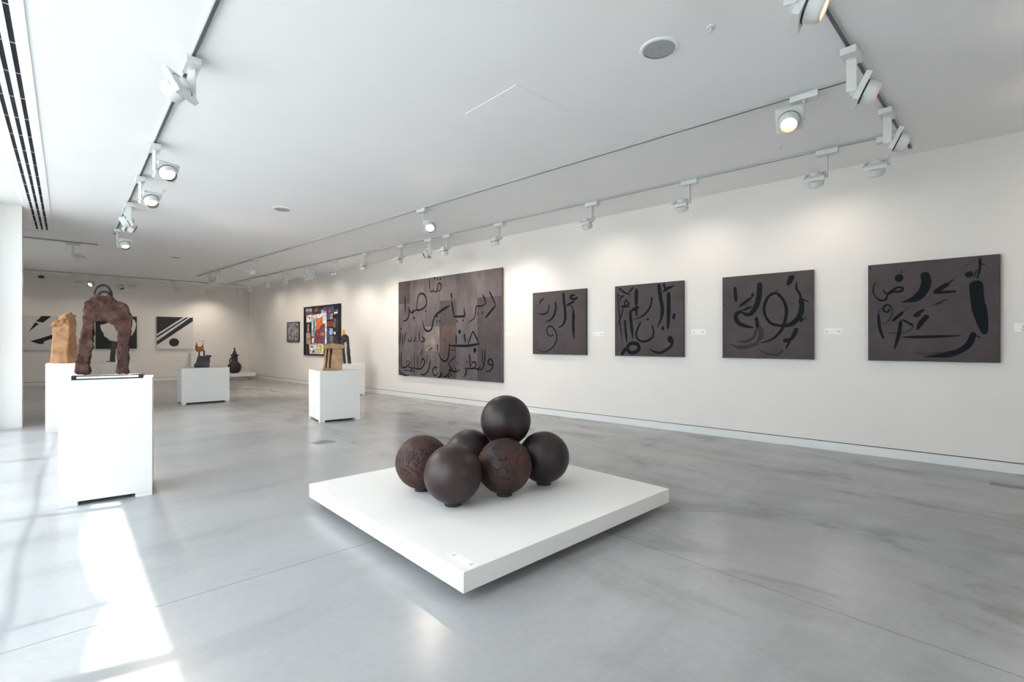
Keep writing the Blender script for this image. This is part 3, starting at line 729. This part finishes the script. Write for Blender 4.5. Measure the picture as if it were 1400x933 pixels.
simple([(80, 128), (914, 62), (920, 880), (90, 862)], 6.667, (975, 360),
 'grey painting with one large black looping stroke, second from the camera along the wall', [
 (29, [(196, 215), (208, 352)], (.9, .8)), (44, [(422, 175), (420, 280), (396, 385), (335, 468), (262, 452)], (.9, .5)), (22, [(365, 272), (350, 315)]), (28, [(350, 315), (300, 350), (236, 400)]), (20, [(352, 398), (260, 434)]),
 (34, [(262, 436), (210, 470), (222, 535), (290, 572), (372, 588)], (.8, .4)), (18, [(265, 455), (330, 482)]),
 (24, [(612, 300), (572, 274), (505, 306), (466, 400), (482, 490), (540, 555), (640, 576)], (.8, 1)), (42, [(640, 574), (720, 556), (785, 490), (808, 410), (800, 320)], (.6, .9)),
 (26, [(588, 282), (640, 340), (670, 430), (656, 530), (620, 620), (540, 695), (440, 728)], (.9, .4)), (20, [(798, 330), (788, 280), (758, 232), (762, 170)], (.9, .4)), (12, [(812, 330), (880, 362)], (1, .1)),
 (44, [(722, 118), (678, 205)], (.9, .6)), (22, [(684, 126), (744, 122)]), (34, [(768, 594), (738, 658), (712, 700)], (.8, .8)), (38, [(716, 704), (640, 708)], (.8, .8)), (20, [(700, 715), (668, 780)], (.9, .3)),
 (22, [(798, 540), (816, 498)]), (7, [(828, 525), (840, 498), (850, 520)]), (12, [(578, 250)]), (9, [(340, 355)]), (11, [(305, 385)]), (7, [(710, 832)]), (10, [(103, 380)]), (30, [(392, 492), (404, 540), (404, 600)], (.8, .4)), (10, [(92, 856)])],
 [(44, [(404, 560), (440, 620), (436, 680), (400, 722)], (.6, .5)), (36, [(420, 728), (320, 762), (230, 765), (160, 738)], (.8, .2)), (30, [(400, 600), (370, 680), (300, 715), (220, 712)], (.6, .2)), (22, [(640, 790), (590, 836), (500, 826), (410, 786)], (.9, .1))])
simple([(62, 130), (1085, 43), (1095, 885), (72, 865)], 5.654, (1175, 340),
 'widest single grey painting, with a heavy black vertical bar, nearest the camera', [
 (9, [(135, 248), (108, 290), (110, 350), (150, 398)], (.1, 1)), (16, [(140, 390), (170, 402), (205, 390), (214, 352)]), (17, [(214, 360), (260, 336), (320, 330), (332, 306), (292, 302), (240, 332), (204, 350), (180, 316)]),
 (52, [(305, 200), (302, 258)], (.9, .9)), (7, [(318, 195), (325, 168)]), (60, [(496, 185), (515, 260), (488, 335), (425, 390), (325, 415)], (1, .12)), (10, [(725, 238), (690, 268)]), (34, [(700, 262), (640, 300), (575, 340)], (.3, .8)), (22, [(570, 342), (650, 338), (750, 332)], (.9, .8)),
 (50, [(875, 188), (818, 214)], (.9, .9)), (18, [(926, 76), (928, 150), (908, 236)], (.9, .5)), (8, [(904, 160), (884, 232)]), (84, [(898, 250), (912, 400), (942, 530), (974, 662)], (.95, .5)), (9, [(925, 122), (972, 126)]),
 (11, [(825, 130)]), (11, [(858, 105)]), (10, [(885, 92)]), (8, [(680, 390), (612, 420), (566, 442)], (.9, .5)), (6, [(650, 415), (590, 438)]), (46, [(888, 648), (850, 740), (770, 796), (650, 826), (500, 836)], (.8, .1)), (9, [(905, 675), (945, 692)]),
 (22, [(320, 686), (560, 682), (790, 674)], (.2, .3)), (14, [(235, 465), (215, 492), (188, 478), (194, 446), (226, 436), (252, 465)], (.9, .6)), (20, [(150, 510), (158, 610), (190, 698)], (.6, .7)), (24, [(344, 486), (255, 562)], (.4, .8)),
 (25, [(322, 556), (308, 660), (274, 782)], (.9, .2)), (16, [(332, 548), (420, 598)], (.9, .9)), (24, [(506, 470), (455, 500), (418, 524)], (.3, .8)), (14, [(430, 530), (480, 512)]), (36, [(530, 516), (482, 570), (448, 630)], (.9, .4)), (10, [(890, 790)]), (15, [(79, 151)]), (9, [(516, 97)])],
 [(16, [(252, 460), (250, 520), (210, 574), (160, 575)], (.9, .2)), (16, [(150, 560), (146, 500), (176, 452)], (.9, .6)), (12, [(420, 600), (370, 645), (195, 657)], (.9, .2)), (14, [(650, 800), (520, 815), (400, 800)], (.8, .1)), (8, [(375, 448), (345, 486)])])

# small print and collage
sc6 = 9.82; o6 = (385, 405)
P = Pic('r', [(70, 352), (233, 347), (233, 618), (72, 620)], sc6, o6, 'framed_print', 'small black-framed grey print beside the colourful collage', 'picture', .03)
b = MB()
for (x, z, w, h) in ((0, P.h / 2 - .02, P.w, .04), (0, -P.h / 2 + .02, P.w, .04), (-P.w / 2 + .02, 0, .04, P.h - .08), (P.w / 2 - .02, 0, .04, P.h - .08)): b.box((x, -.015, z), (w, .03, h))
b.build('frame', M['black'], P.e)
b = MB(); b.box((0, -.01, 0), (P.w - .08, .016, P.h - .08)); b.build('print', M['print'], P.e)
for i, (n_, c_) in enumerate([('c_orange', (.50, .13, .045)), ('c_red', (.24, .05, .05)), ('c_plum', (.17, .045, .075)), ('c_blue', (.05, .07, .20)), ('c_teal', (.08, .28, .36)), ('c_grey', (.14, .13, .13)),
        ('c_dgrey', (.04, .04, .045)), ('c_pale', (.62, .62, .60)), ('c_yellow', (.50, .46, .08)), ('c_brown', (.20, .09, .05)), ('c_lblue', (.25, .33, .50)), ('c_pink', (.42, .25, .22))]):
    M[n_] = mat(n_, c_, .5, .3, build=noisy(tuple(x * .6 for x in c_), tuple(min(1, x * 1.4) for x in c_), 9, 0, lo=.4, hi=.6))
P = Pic('r', [(293, 152), (776, 98), (776, 800), (296, 805)], sc6, o6, 'collage_picture', 'large black-framed colourful photo collage around an orange central image', 'picture', .06)
b = MB()
for (x, z, w, h) in ((0, P.h / 2 - .03, P.w, .06), (0, -P.h / 2 + .03, P.w, .06), (-P.w / 2 + .03, 0, .06, P.h - .12), (P.w / 2 - .03, 0, .06, P.h - .12)): b.box((x, -.03, z), (w, .06, h))
b.build('frame', M['black'], P.e)
b = MB(); b.box((0, -.02, 0), (P.w - .12, .03, P.h - .12)); b.build('backing', M['black'], P.e)
P.th = .036
def q4(x0, y0, x1, y1, s=0): return [(x0, y0), (x1, y0 + s), (x1, y1 + s), (x0, y1)]
P.patches([('c_lblue', q4(315, 170, 400, 215, -8)), ('c_red', q4(318, 215, 350, 260)), ('c_brown', q4(352, 205, 405, 250)), ('c_dgrey', q4(418, 150, 520, 240, -10)), ('c_red', q4(430, 170, 480, 215, -5)),
    ('c_lblue', q4(525, 185, 600, 240, -8)), ('c_plum', q4(555, 150, 600, 200)), ('c_blue', q4(605, 140, 690, 200, -8)), ('c_brown', q4(620, 185, 680, 225, -10)), ('c_blue', q4(690, 180, 750, 250, -8)), ('c_pale', q4(700, 215, 745, 235, -8)),
    ('c_pale', q4(325, 262, 395, 360, -8)), ('c_red', [(360, 285), (380, 280), (378, 320), (366, 325)]), ('c_pink', q4(340, 385, 362, 490)), ('c_pink', q4(325, 500, 385, 655)), ('c_dgrey', q4(318, 670, 365, 775)),
    ('c_pale', [(400, 255), (600, 225), (600, 645), (400, 645)]), ('c_dgrey', q4(400, 545, 430, 565)), ('c_teal', [(415, 330), (455, 320), (440, 520), (412, 540)]), ('c_lblue', [(415, 300), (455, 290), (455, 340), (415, 350)]),
    ('c_plum', [(440, 500), (470, 380), (545, 360), (580, 380), (580, 640), (430, 640)]), ('c_orange', [(460, 305), (545, 285), (548, 375), (520, 410), (500, 450), (458, 460)]), ('c_red', [(458, 455), (505, 445), (520, 540), (440, 545)]), ('c_pink', q4(520, 490, 575, 530)),
    ('c_blue', q4(605, 235, 650, 320, -6)), ('c_pink', q4(650, 235, 685, 310, -6)), ('c_red', q4(605, 340, 690, 410, -6)), ('c_blue', q4(600, 425, 640, 640, -4)), ('c_lblue', q4(640, 430, 685, 520, -4)), ('c_grey', q4(645, 530, 690, 640)),
    ('c_grey', q4(695, 300, 720, 420)), ('c_pale', q4(692, 475, 720, 510)), ('c_dgrey', q4(700, 520, 755, 640)), ('c_dgrey', q4(725, 280, 755, 460)), ('c_pale', [(370, 655), (562, 648), (562, 800), (372, 803)]),
    ('c_red', [(400, 770), (425, 720), (465, 780), (430, 760)]), ('c_grey', q4(385, 675, 420, 700)), ('c_yellow', q4(490, 665, 542, 770, -3))], 'collage_print')

# black and white canvases on the back wall
k7 = 5.6; o7 = (30, 420)
P = Pic('b', [(12, 66), (330, 70), (330, 328), (12, 330)], k7, o7, 'abstract_painting', 'white canvas with black slanted shards, partly behind the sandstone block', 'painting', .04)
P.canvas(M['whitecanvas'], M['whitecanvas'])
P.patches([('black', [(150, 65), (226, 65), (160, 120), (105, 111)]), ('black', [(100, 117), (130, 129), (50, 192)]), ('black', [(60, 262), (140, 240), (240, 208), (310, 196), (310, 226), (235, 242), (172, 262), (160, 284), (128, 284)])], 'black_shapes')
P = Pic('b', [(563, 70), (880, 68), (880, 318), (563, 320)], k7, o7, 'abstract_painting', 'black canvas with a large white round shape, behind the brown arch', 'painting', .04)
P.canvas(M['black'], M['black'])
P.patches([('whitecanvas', [(598, 142), (606, 178), (622, 200), (628, 225), (652, 240), (668, 256), (700, 262), (735, 268), (790, 250), (840, 216), (866, 170), (875, 130), (862, 98), (838, 80), (800, 74), (740, 82), (680, 110), (640, 130)])], 'white_shape')
P = Pic('b', [(1030, 72), (1310, 80), (1310, 322), (1030, 322)], k7, o7, 'abstract_painting', 'white canvas with black diagonal bands above a black disc', 'painting', .04)
P.canvas(M['whitecanvas'], M['whitecanvas'])
P.patches([('black', [(1030, 72), (1236, 78), (1030, 208)]), ('black', [(1256, 79), (1276, 80), (1030, 238), (1030, 222)]), ('black', [(1286, 82), (1310, 80), (1310, 110), (1034, 290), (1030, 262)]), ('black', oval(1164, 271, 39, 32))], 'black_shapes')

# captions on the walls
def caption(f, nor, px, py, w, h, rows, cols, label, gx):
    c = f(px, py, .002); xd = Vector((-nor.y, nor.x, 0))
    if xd.dot(RT) < 0: xd = -xd
    e = empty('caption_card', c, math.atan2(xd.y, xd.x), label=label, cat='caption')
    b = MB(); b.box((0, -.002, 0), (w, .004, h)); b.build('card', M['card'] if rows < 3 or cols < 2 else M['wall'], e)
    b = MB()
    for i in range(cols):
        x = (i - (cols - 1) / 2) * gx
        for k in range(rows):
            z = ((rows - 1) / 2 - k) * h / (rows + .6)
            b.box((x, -.0045, z), (.03 + .012 * ((k + i) % 2), .001, .007))
            b.box((x - .004, -.0045, z - .016), (.022, .001, .006))
    b.build('printed_text', M['text'], e)
caption(at_wall, wnor, 697, 457, .26, .075, 1, 2, 'white caption cards just after the largest painting', .16)
caption(at_wall, wnor, 818, 457, .24, .085, 1, 2, 'white caption cards after the small painting with the curling stroke', .15)
caption(at_wall, wnor, 955, 454, .24, .09, 1, 2, 'white caption cards after the square painting crowded with strokes', .15)
caption(at_wall, wnor, 1139, 453, .20, .085, 1, 2, 'white caption cards between the looping-stroke painting and the widest one', .14)
caption(at_wall, wnor, 1400, 448, .16, .10, 2, 1, 'white caption card cut by the picture edge, after the widest painting', .1)
caption(at_back, bnor, 274.5, 459, .32, .42, 3, 2, 'grid of six small caption texts on the back wall beside the diagonal canvas', .15)

# ------------------------------------------------------------------ ceiling fittings
def rail_thing(a, b, label):
    d = b - a; L = d.length; c = (a + b) / 2
    e = empty('lighting_track', (c.x, c.y, CEIL), math.atan2(d.y, d.x), label=label, cat='light track')
    m = MB(); m.box((0, .0155, -.015), (L, .005, .030)); m.box((0, -.0155, -.015), (L, .005, .030)); m.box((0, 0, -.003), (L, .026, .006)); m.build('rail', M['rail'], e)
    m = MB(); m.box((0, 0, -.016), (L - .02, .025, .018)); m.build('conductor', M['railslot'], e)
    for sx in (-1, 1):
        m = MB(); m.box((sx * (L / 2 + .01), 0, -.019), (.02, .037, .038)); m.build('end_cap', M['rail'], e)
    return e
TR = {}
def rail(key, a, b, label):
    a = Vector((a[0], a[1], CEIL)); b = Vector((b[0], b[1], CEIL)); TR[key] = (a, b); return rail_thing(a, b, label)
pm0, pm1 = cei(270, 377), cei(1158.8, 107)
pr0, pr1 = cei(315, 387), cei(1225, 180)
rail('L', (.775, 1.2), (.785, 13.6), 'white track running beside the windows, over the arch plinth')
rail('M', (pm0.x, pm0.y), (pm1.x - .0, pm1.y), 'white track down the middle of the room, parallel to the paintings')
rail('R', (pr0.x, pr0.y), (pr1.x, pr1.y), 'white track closest to the long wall of paintings')
rail('X', (2.6, .98), (7.55, .98), 'white cross track near the camera, joining the two long ones')
rail('B', (-2.6, 22.25), (5.4, 22.25), 'white cross track in front of the back wall')
rail('D', (-2.4, 15.45), (.55, 15.45), 'short white cross track over the rear bay behind the return wall')

def on_track(key, px):
    a, b = TR[key]; r = ray(px, HY); n = Vector((-r.y, r.x, 0)); d = b - a
    t = -a.dot(n) / d.dot(n); p = a + d * t
    return Vector((p.x, p.y, CEIL)), math.atan2(d.y, d.x)

def spotlight(key, px, dirv, label, lit=False, drop=.23, side=1, power=0, lamp_angle=110):
    p, ang = on_track(key, px)
    d = Vector(dirv).normalized()
    e = empty('track_spotlight', (p.x, p.y, CEIL), ang, label=label, cat='spotlight', group='white spotlights on the ceiling tracks')
    b = MB(); b.box((0, 0, -.067), (.23, .11, .056)); b.box((0, 0, -.034), (.14, .018, .012)); b.build('adapter', M['fixture'], e, bevel=.003)
    dl = Matrix.Rotation(-ang, 3, 'Z') @ d
    hv = Vector((d.x, d.y, 0)); hv = hv.normalized() if hv.length > .05 else Vector((0, 1, 0))
    sd = Vector((-hv.y, hv.x, 0))                     # pivot axis, level and square to the beam
    want = {1: Vector((-p.x, -p.y, 0)).normalized(), -1: -RT, 2: RT}[side]
    if sd.dot(want) < 0: sd = -sd
    sd = Matrix.Rotation(-ang, 3, 'Z') @ sd
    A = Matrix.Rotation(math.atan2(sd.y, sd.x), 4, 'Z')
    b = MB()
    b.box((.0, 0, -.105 - drop / 2), (.010, .070, drop + .05), A); b.lathe([(.022, 0), (.022, .012)], 16, Matrix.Translation((0, 0, -.107)))
    b.box((-.010, 0, -.105 - drop), (.014, .04, .04), A)
    b.build('arm', M['fixture'], e, bevel=.002)
    hub = Vector((0, 0, -.105 - drop)) - sd * .127
    if key == 'X': hub += (Matrix.Rotation(-ang, 3, 'Z') @ hv) * .075 + Vector((0, 0, .02))
    z = -dl.normalized(); x = sd; y = z.cross(x).normalized()
    Rm = Matrix((x, y, z)).transposed().to_4x4(); Rm.translation = hub
    h = MB(); s = .114; n = 32; vs = []; fs = []
    def sq(i):
        a_ = 2 * PI * i / n; cx_, sy_ = math.cos(a_), math.sin(a_); m_ = max(abs(cx_), abs(sy_)); return cx_ / m_ * s, sy_ / m_ * s
    for zz in (-.022, .022):
        for i in range(n): q = sq(i); vs.append((q[0], q[1], zz))
        for i in range(n): vs.append((.094 * math.cos(2 * PI * i / n), .094 * math.sin(2 * PI * i / n), zz))
    for i in range(n):
        j = (i + 1) % n
        fs += [(i, j, n + j, n + i), (2 * n + i, 3 * n + i, 3 * n + j, 2 * n + j), (i, 2 * n + i, 2 * n + j, j), (n + i, n + j, 3 * n + j, 3 * n + i)]
    h.add(vs, fs)
    hd_ = h.build('lamp_head', M['fixture'], e); hd_.matrix_local = Rm
    g = MB(); g.lathe([(.0935, .018), (.0935, -.034), (.089, -.036), (.089, .018)], 32, cap=False); g.build('dark_gap_ring', M['ring'], hd_, smooth=True)
    g = MB(); g.lathe([(.070, -.125), (.078, -.120), (.086, -.098), (.091, -.060), (.092, -.034), (.088, -.032), (.087, .018), (.060, .030), (.048, .032), (.046, .060), (.0, .062)], 32, cap=False); g.build('drum', M['fixture'], hd_, smooth=True)
    g = MB(); g.lathe([(.070, -.125), (.066, -.119), (.080, -.095), (.078, -.07), (.064, -.060)], 32, cap=False); g.build('reflector', M['copper'] if lit and (key == 'X' or px == 1100) else M['ring'], hd_, smooth=True)
    g = MB(); g.lathe([(.0, -.088), (.045, -.084), (.070, -.070), (.070, -.066), (.0, -.066)], 32, cap=False); g.build('lens', M['lens'] if lit else M['lensoff'], hd_, smooth=True)
    if power:
        L = bpy.data.lights.new('spot_lamp', 'SPOT'); L.energy = power; L.color = (1, .87, .74); L.spot_size = math.radians(lamp_angle); L.spot_blend = 1; L.shadow_soft_size = .05
        lo_ = bpy.data.objects.new('spot_lamp', L); COL.objects.link(lo_); lo_.parent = hd_; lo_.location = (0, 0, -.13)
    return e

W = (.50, .04, -.86)
PW = 10
PF = 36
WF = (.28, .04, -.96)
sl = [
 # windows-side track
 ('L', 262, (-.55, .55, -.45), 'spotlight turned away towards the glazing, first on the window-side track', 0, 0, 2),
 ('L', 211, (.22, -.76, -.60), 'lit spotlight with square face to the camera, second on the window-side track', 1, 70, 1),
 ('L', 191.5, (.18, -.62, -.76), 'lit spotlight tilted down, third on the window-side track', 1, 50, 1),
 ('L', 176, (-.75, .1, -.4), 'unlit spotlight turned to the glazing, fourth on the window-side track', 0, 0, 1),
 ('L', 172.5, (.85, -.15, -.45), 'spotlight aimed across the room, just behind the fourth on the window-side track', 1, 90, 1),
 ('L', 160, (.12, -.60, -.75), 'small lit spotlight at the far end of the window-side track', 1, 190, 1),
 # middle track
 ('M', 1100, (-.64, -.16, -.72), 'lit spotlight on the middle track close to the cross track', 1, 65, 1),
 ('M', 578, (-.45, -.72, -.50), 'lit spotlight half way along the middle track, facing the camera', 1, 25, -1),
 ('M', 351, (.3, .5, -.8), 'white spotlight aimed down, far along the middle track', 0, 190, 1),
 ('M', 297, (.7, .25, -.5), 'spotlight of the far pair on the middle track, aimed at the wall', 0, 0, 1),
 ('M', 286, (-.3, .5, -.7), 'spotlight at the very end of the middle track', 0, 60, 1),
 # wall track
 ('R', 1216, W, 'spotlight on the wall track where it meets the cross track, above the widest painting', 0, 0, 1),
 ('R', 1131, W, 'spotlight on the wall track between the widest and the looping painting', 0, PW, 1),
 ('R', 943, W, 'spotlight on the wall track above the crowded square painting', 0, PW, 1),
 ('R', 810, W, 'spotlight on the wall track above the small curling-stroke painting', 0, PW, 1),
 ('R', 683, WF, 'spotlight on the wall track above the near end of the largest painting', 0, PF, 1),
 ('R', 612, WF, 'spotlight on the wall track above the middle of the largest painting', 0, PF, 1),
 ('R', 587, (-.7, .35, -.35), 'spotlight turned away from the wall, above the largest painting', 0, 0, 1),
 ('R', 549, WF, 'spotlight on the wall track above the far end of the largest painting', 0, PF, 1),
 ('R', 500, WF, 'spotlight on the wall track in the gap before the largest painting', 0, PF, 1),
 ('R', 458, WF, 'spotlight on the wall track above the edge of the collage', 0, PF, 1),
 ('R', 429, (.6, .5, -.45), 'spotlight with slanted barrel, one of a pair above the collage', 0, 0, 1),
 ('R', 420, W, 'downward spotlight of the pair above the collage', 0, 15, 1),
 ('R', 391, W, 'spotlight on the wall track above the small framed print', 0, 15, 1),
 ('R', 366, W, 'spotlight on the wall track second past the small framed print', 0, 15, 1),
 ('R', 342, W, 'spotlight on the wall track by the far room corner', 0, 15, 1),
 ('R', 322, (.3, .5, -.8), 'last spotlight at the far end of the wall track', 0, 0, -1),
 # cross track near the camera
 ('X', 1080, (.28, -.86, -.42), 'lit spotlight cut off by the top edge of the picture, on the cross track', 1, 20, 1),
 ('X', 1164, (.28, -.86, -.42), 'large lit spotlight in the middle of the cross track near the camera', 1, 20, 1),
 ('X', 1213, (.28, -.86, -.42), 'lit spotlight on the cross track over its corner with the wall track', 1, 20, 1),
 # back cross track
 ('B', 101, (0, .45, -.9), 'spotlight on the back cross track above the hoops of the arch', 0, 9, 1),
 ('B', 131, (-.45, -.75, -.5), 'tiny lit spotlight facing the room on the back cross track', 1, 20, 1),
 ('B', 161, (.3, -.3, -.9), 'pale spotlight seen from its side on the back cross track', 0, 0, 1),
 ('B', 174, (0, .45, -.9), 'spotlight on the back cross track above the black canvas', 0, 9, 1),
 ('B', 238, (.0, .45, -.9), 'spotlight on the back cross track above the diagonal-band canvas', 0, 9, 1),
 ('B', 281, (.05, .5, -.87), 'spotlight on the back cross track nearest the far corner', 0, 36, 1),
 ('B', 31, (0, .45, -.9), 'spotlight on the back cross track by the edge of the return wall', 0, 9, 1),
 ('D', 100, (-.3, .4, -.8), 'white spotlight on the short rear cross track', 0, 30, 1),
]
for key, px, dv, lab, lit, pw, side in sl:
    spotlight(key, px, dv, lab, bool(lit), side=side, power=pw, drop=.13 if px == 1100 else (.20 if key == 'L' else .23), lamp_angle=75 if px == 1100 else (150 if key == 'R' else ((65 if px > 180 else 100) if key == 'L' else 115)))

# thin pendant microphone-like sensor near the back wall
q, _ = on_track('B', 57)
e = empty('pendant_sensor', (q.x, q.y - .3, CEIL), 0, label='small dark pendant hanging on a thin rod near the back wall', cat='sensor')
b = MB(); b.tube([(0, 0, 0), (0, 0, -.22)], .008); b.build('rod', M['fixture'], e)
b = MB(); b.lathe([(.03, .0), (.075, -.03), (.085, -.07), (.04, -.10)], 20, Matrix.Translation((0, 0, -.2))); b.build('body', M['ring'], e, smooth=True)

for px, py, r, lab in ((901, 66.5, .128, 'large round ceiling speaker grille near the cross track'), (386, 286, .13, 'round ceiling speaker over the middle of the floor'),
                       (240, 352, .12, 'round ceiling speaker over the far half of the room'), (99, 334.5, .12, 'round ceiling speaker close to the return wall')):
    c = cei(px, py)
    e = empty('ceiling_speaker', c, 0, label=lab, cat='speaker')
    b = MB(); b.lathe([(r, 0), (r + .026, 0), (r + .022, -.008), (r, -.010)], 48, cap=False); b.build('rim', M['ceiling'], e, smooth=True)
    b = MB(); b.lathe([(.0, -.006), (r, -.005), (r, -.001)], 48, cap=False); b.build('grille', M['grille'], e)
for px, py, lab in ((972, 37, 'small white ceiling sprinkler near the large speaker'), (1067, 199, 'small ceiling sprinkler between the middle and wall tracks'), (577, 317, 'small ceiling sprinkler above the largest painting'),
                    (380, 366, 'small ceiling sprinkler above the collage'), (224, 260, 'small ceiling sprinkler beside the window-side track'), (171, 347, 'small ceiling sprinkler past the end of the window-side track'), (73, 373, 'small ceiling sprinkler near the back wall')):
    c = cei(px, py)
    e = empty('ceiling_sprinkler', c, 0, label=lab, cat='sprinkler', group='ceiling sprinklers')
    b = MB(); b.lathe([(.030, 0), (.028, -.006), (.012, -.010)], 20); b.build('rosette', M['fixture'], e, smooth=True)
    b = MB(); b.lathe([(.010, -.01), (.008, -.03), (.018, -.034), (.018, -.038), (.0, -.04)], 16, cap=False); b.build('nozzle', M['alu'] if px != 972 else M['fixture'], e, smooth=True)

# access hatch
e = empty('access_panel', (3.45, 3.63, CEIL), 0, label='square white access hatch flush in the ceiling', cat='ceiling hatch')
b = MB(); b.box((0, 0, -.0035), (.76, .78, .005)); b.build('panel', M['ceiling'], e, bevel=.0015)

# linear air diffusers
def diffuser(a, b_, w, label, slots, ribs):
    d = b_ - a; L = d.length; c = (a + b_) / 2
    e = empty('slot_diffuser', (c.x, c.y, CEIL), math.atan2(d.y, d.x), label=label, cat='air vent')
    m = MB(); ns = len(slots)
    edges = sorted(slots); prev = -w / 2; sw = .034
    for s_ in edges + [w / 2 + sw / 2]:
        hi = s_ - sw / 2
        m.box((0, (prev + hi) / 2, -.006), (L, hi - prev, .012)); prev = s_ + sw / 2
    m.build('frame', M['ceiling'], e, bevel=.001)
    for s_ in edges:
        k = MB(); k.box((0, s_, -.002), (L - .02, sw, .003))
        if ribs:
            k.cur = 1; n = int(L / .6)
            for i in range(n): k.box((-L / 2 + (i + .5) * L / n, s_, -.006), (.010, sw, .005))
        k.build('slot', [M['dark'], M['alu']], e)
    return e
diffuser(Vector((-.405, -2, 0)), Vector((-.365, 14.25, 0)), .34, 'long three-slot air diffuser in the ceiling beside the windows', [-.075, 0, .075], True)
diffuser(Vector((-2.6, 14.5, 0)), Vector((-.36, 14.5, 0)), .12, 'single-slot air diffuser turning off the long one behind the return wall', [0], False)

# floor boxes
def floor_plate(px, py, sx, sy, a, label):
    c = flr(px, py); e = empty('floor_box', (c.x, c.y, 0), a, label=label, cat='floor box')
    b = MB(); b.box((0, 0, .0015), (sx, sy, .003)); b.build('lid', M['plate'], e, bevel=.0008)
    b = MB(); b.box((0, 0, .0008), (sx + .012, sy + .012, .0016)); b.build('frame', M['alu'], e)
floor_plate(442.5, 604.8, .30, .22, 0, 'grey steel floor box lid near the tan stool plinth')
floor_plate(1392, 667, .42, .16, math.atan2(wdir.y, wdir.x), 'grey floor box lid by the long wall at the picture edge')

# ------------------------------------------------------------------ light
sun = bpy.data.lights.new('sun', 'SUN'); sun.energy = 4.8; sun.angle = math.radians(.6); sun.color = (1, .97, .93)
so_ = bpy.data.objects.new('sun', sun); COL.objects.link(so_); so_.rotation_euler = SD.to_track_quat('-Z', 'Y').to_euler(); so_.location = (-10, 8, 20)
w = bpy.data.worlds.new('sky'); S.world = w; w.use_nodes = True; nt = w.node_tree
bg = nt.nodes['Background']; bg.inputs[1].default_value = 2.35
tc = nt.nodes.new('ShaderNodeTexCoord'); sp_ = nt.nodes.new('ShaderNodeSeparateXYZ'); nt.links.new(tc.outputs['Generated'], sp_.inputs[0])
r = ramp(nt, sp_.outputs[2], [(0.0, (.97, .98, 1.0)), (.45, (.80, .89, 1.0))]); nt.links.new(r.outputs[0], bg.inputs[0])
# daylight portals on the glazing and the added windows
for loc, ww, hh, dv in (((XG - .06, 6.05, CEIL / 2), 11.46, CEIL, (1, 0, 0)), ((XR - .2, (RW0 + RW1) / 2, (RZ0 + RZ1) / 2), RW1 - RW0, RZ1 - RZ0, (1, 0, 0)), (((FW0 + FW1) / 2, YB - .2, (FZ0 + FZ1) / 2), FW1 - FW0, FZ1 - FZ0, (0, 1, 0))):
    L = bpy.data.lights.new('window_portal', 'AREA'); L.shape = 'RECTANGLE'; L.size = ww; L.size_y = hh; L.cycles.is_portal = True
    lo_ = bpy.data.objects.new('window_portal', L); COL.objects.link(lo_); lo_.location = loc
    lo_.rotation_euler = Vector(dv).to_track_quat('-Z', 'Z').to_euler()

# ------------------------------------------------------------------ camera
cam = bpy.data.cameras.new('camera'); co = bpy.data.objects.new('camera', cam); COL.objects.link(co); S.camera = co
co.location = (0, 0, EYE); co.rotation_euler = (PI / 2, 0, -YAW)
cam.sensor_width = 36; cam.lens = 36 * FPX / 1400; cam.shift_y = (HY - 466.5) / 1400; cam.clip_start = .05; cam.clip_end = 200

S.view_settings.view_transform = 'Standard'; S.view_settings.look = 'None'; S.view_settings.gamma = 1; S.view_settings.exposure = 1.16
S.view_settings.use_curve_mapping = False
S.cycles.use_denoising = True; S.cycles.max_bounces = 10; S.cycles.diffuse_bounces = 7; S.cycles.transparent_max_bounces = 10
S.cycles.sample_clamp_indirect = 8; S.cycles.caustics_reflective = False; S.cycles.caustics_refractive = False
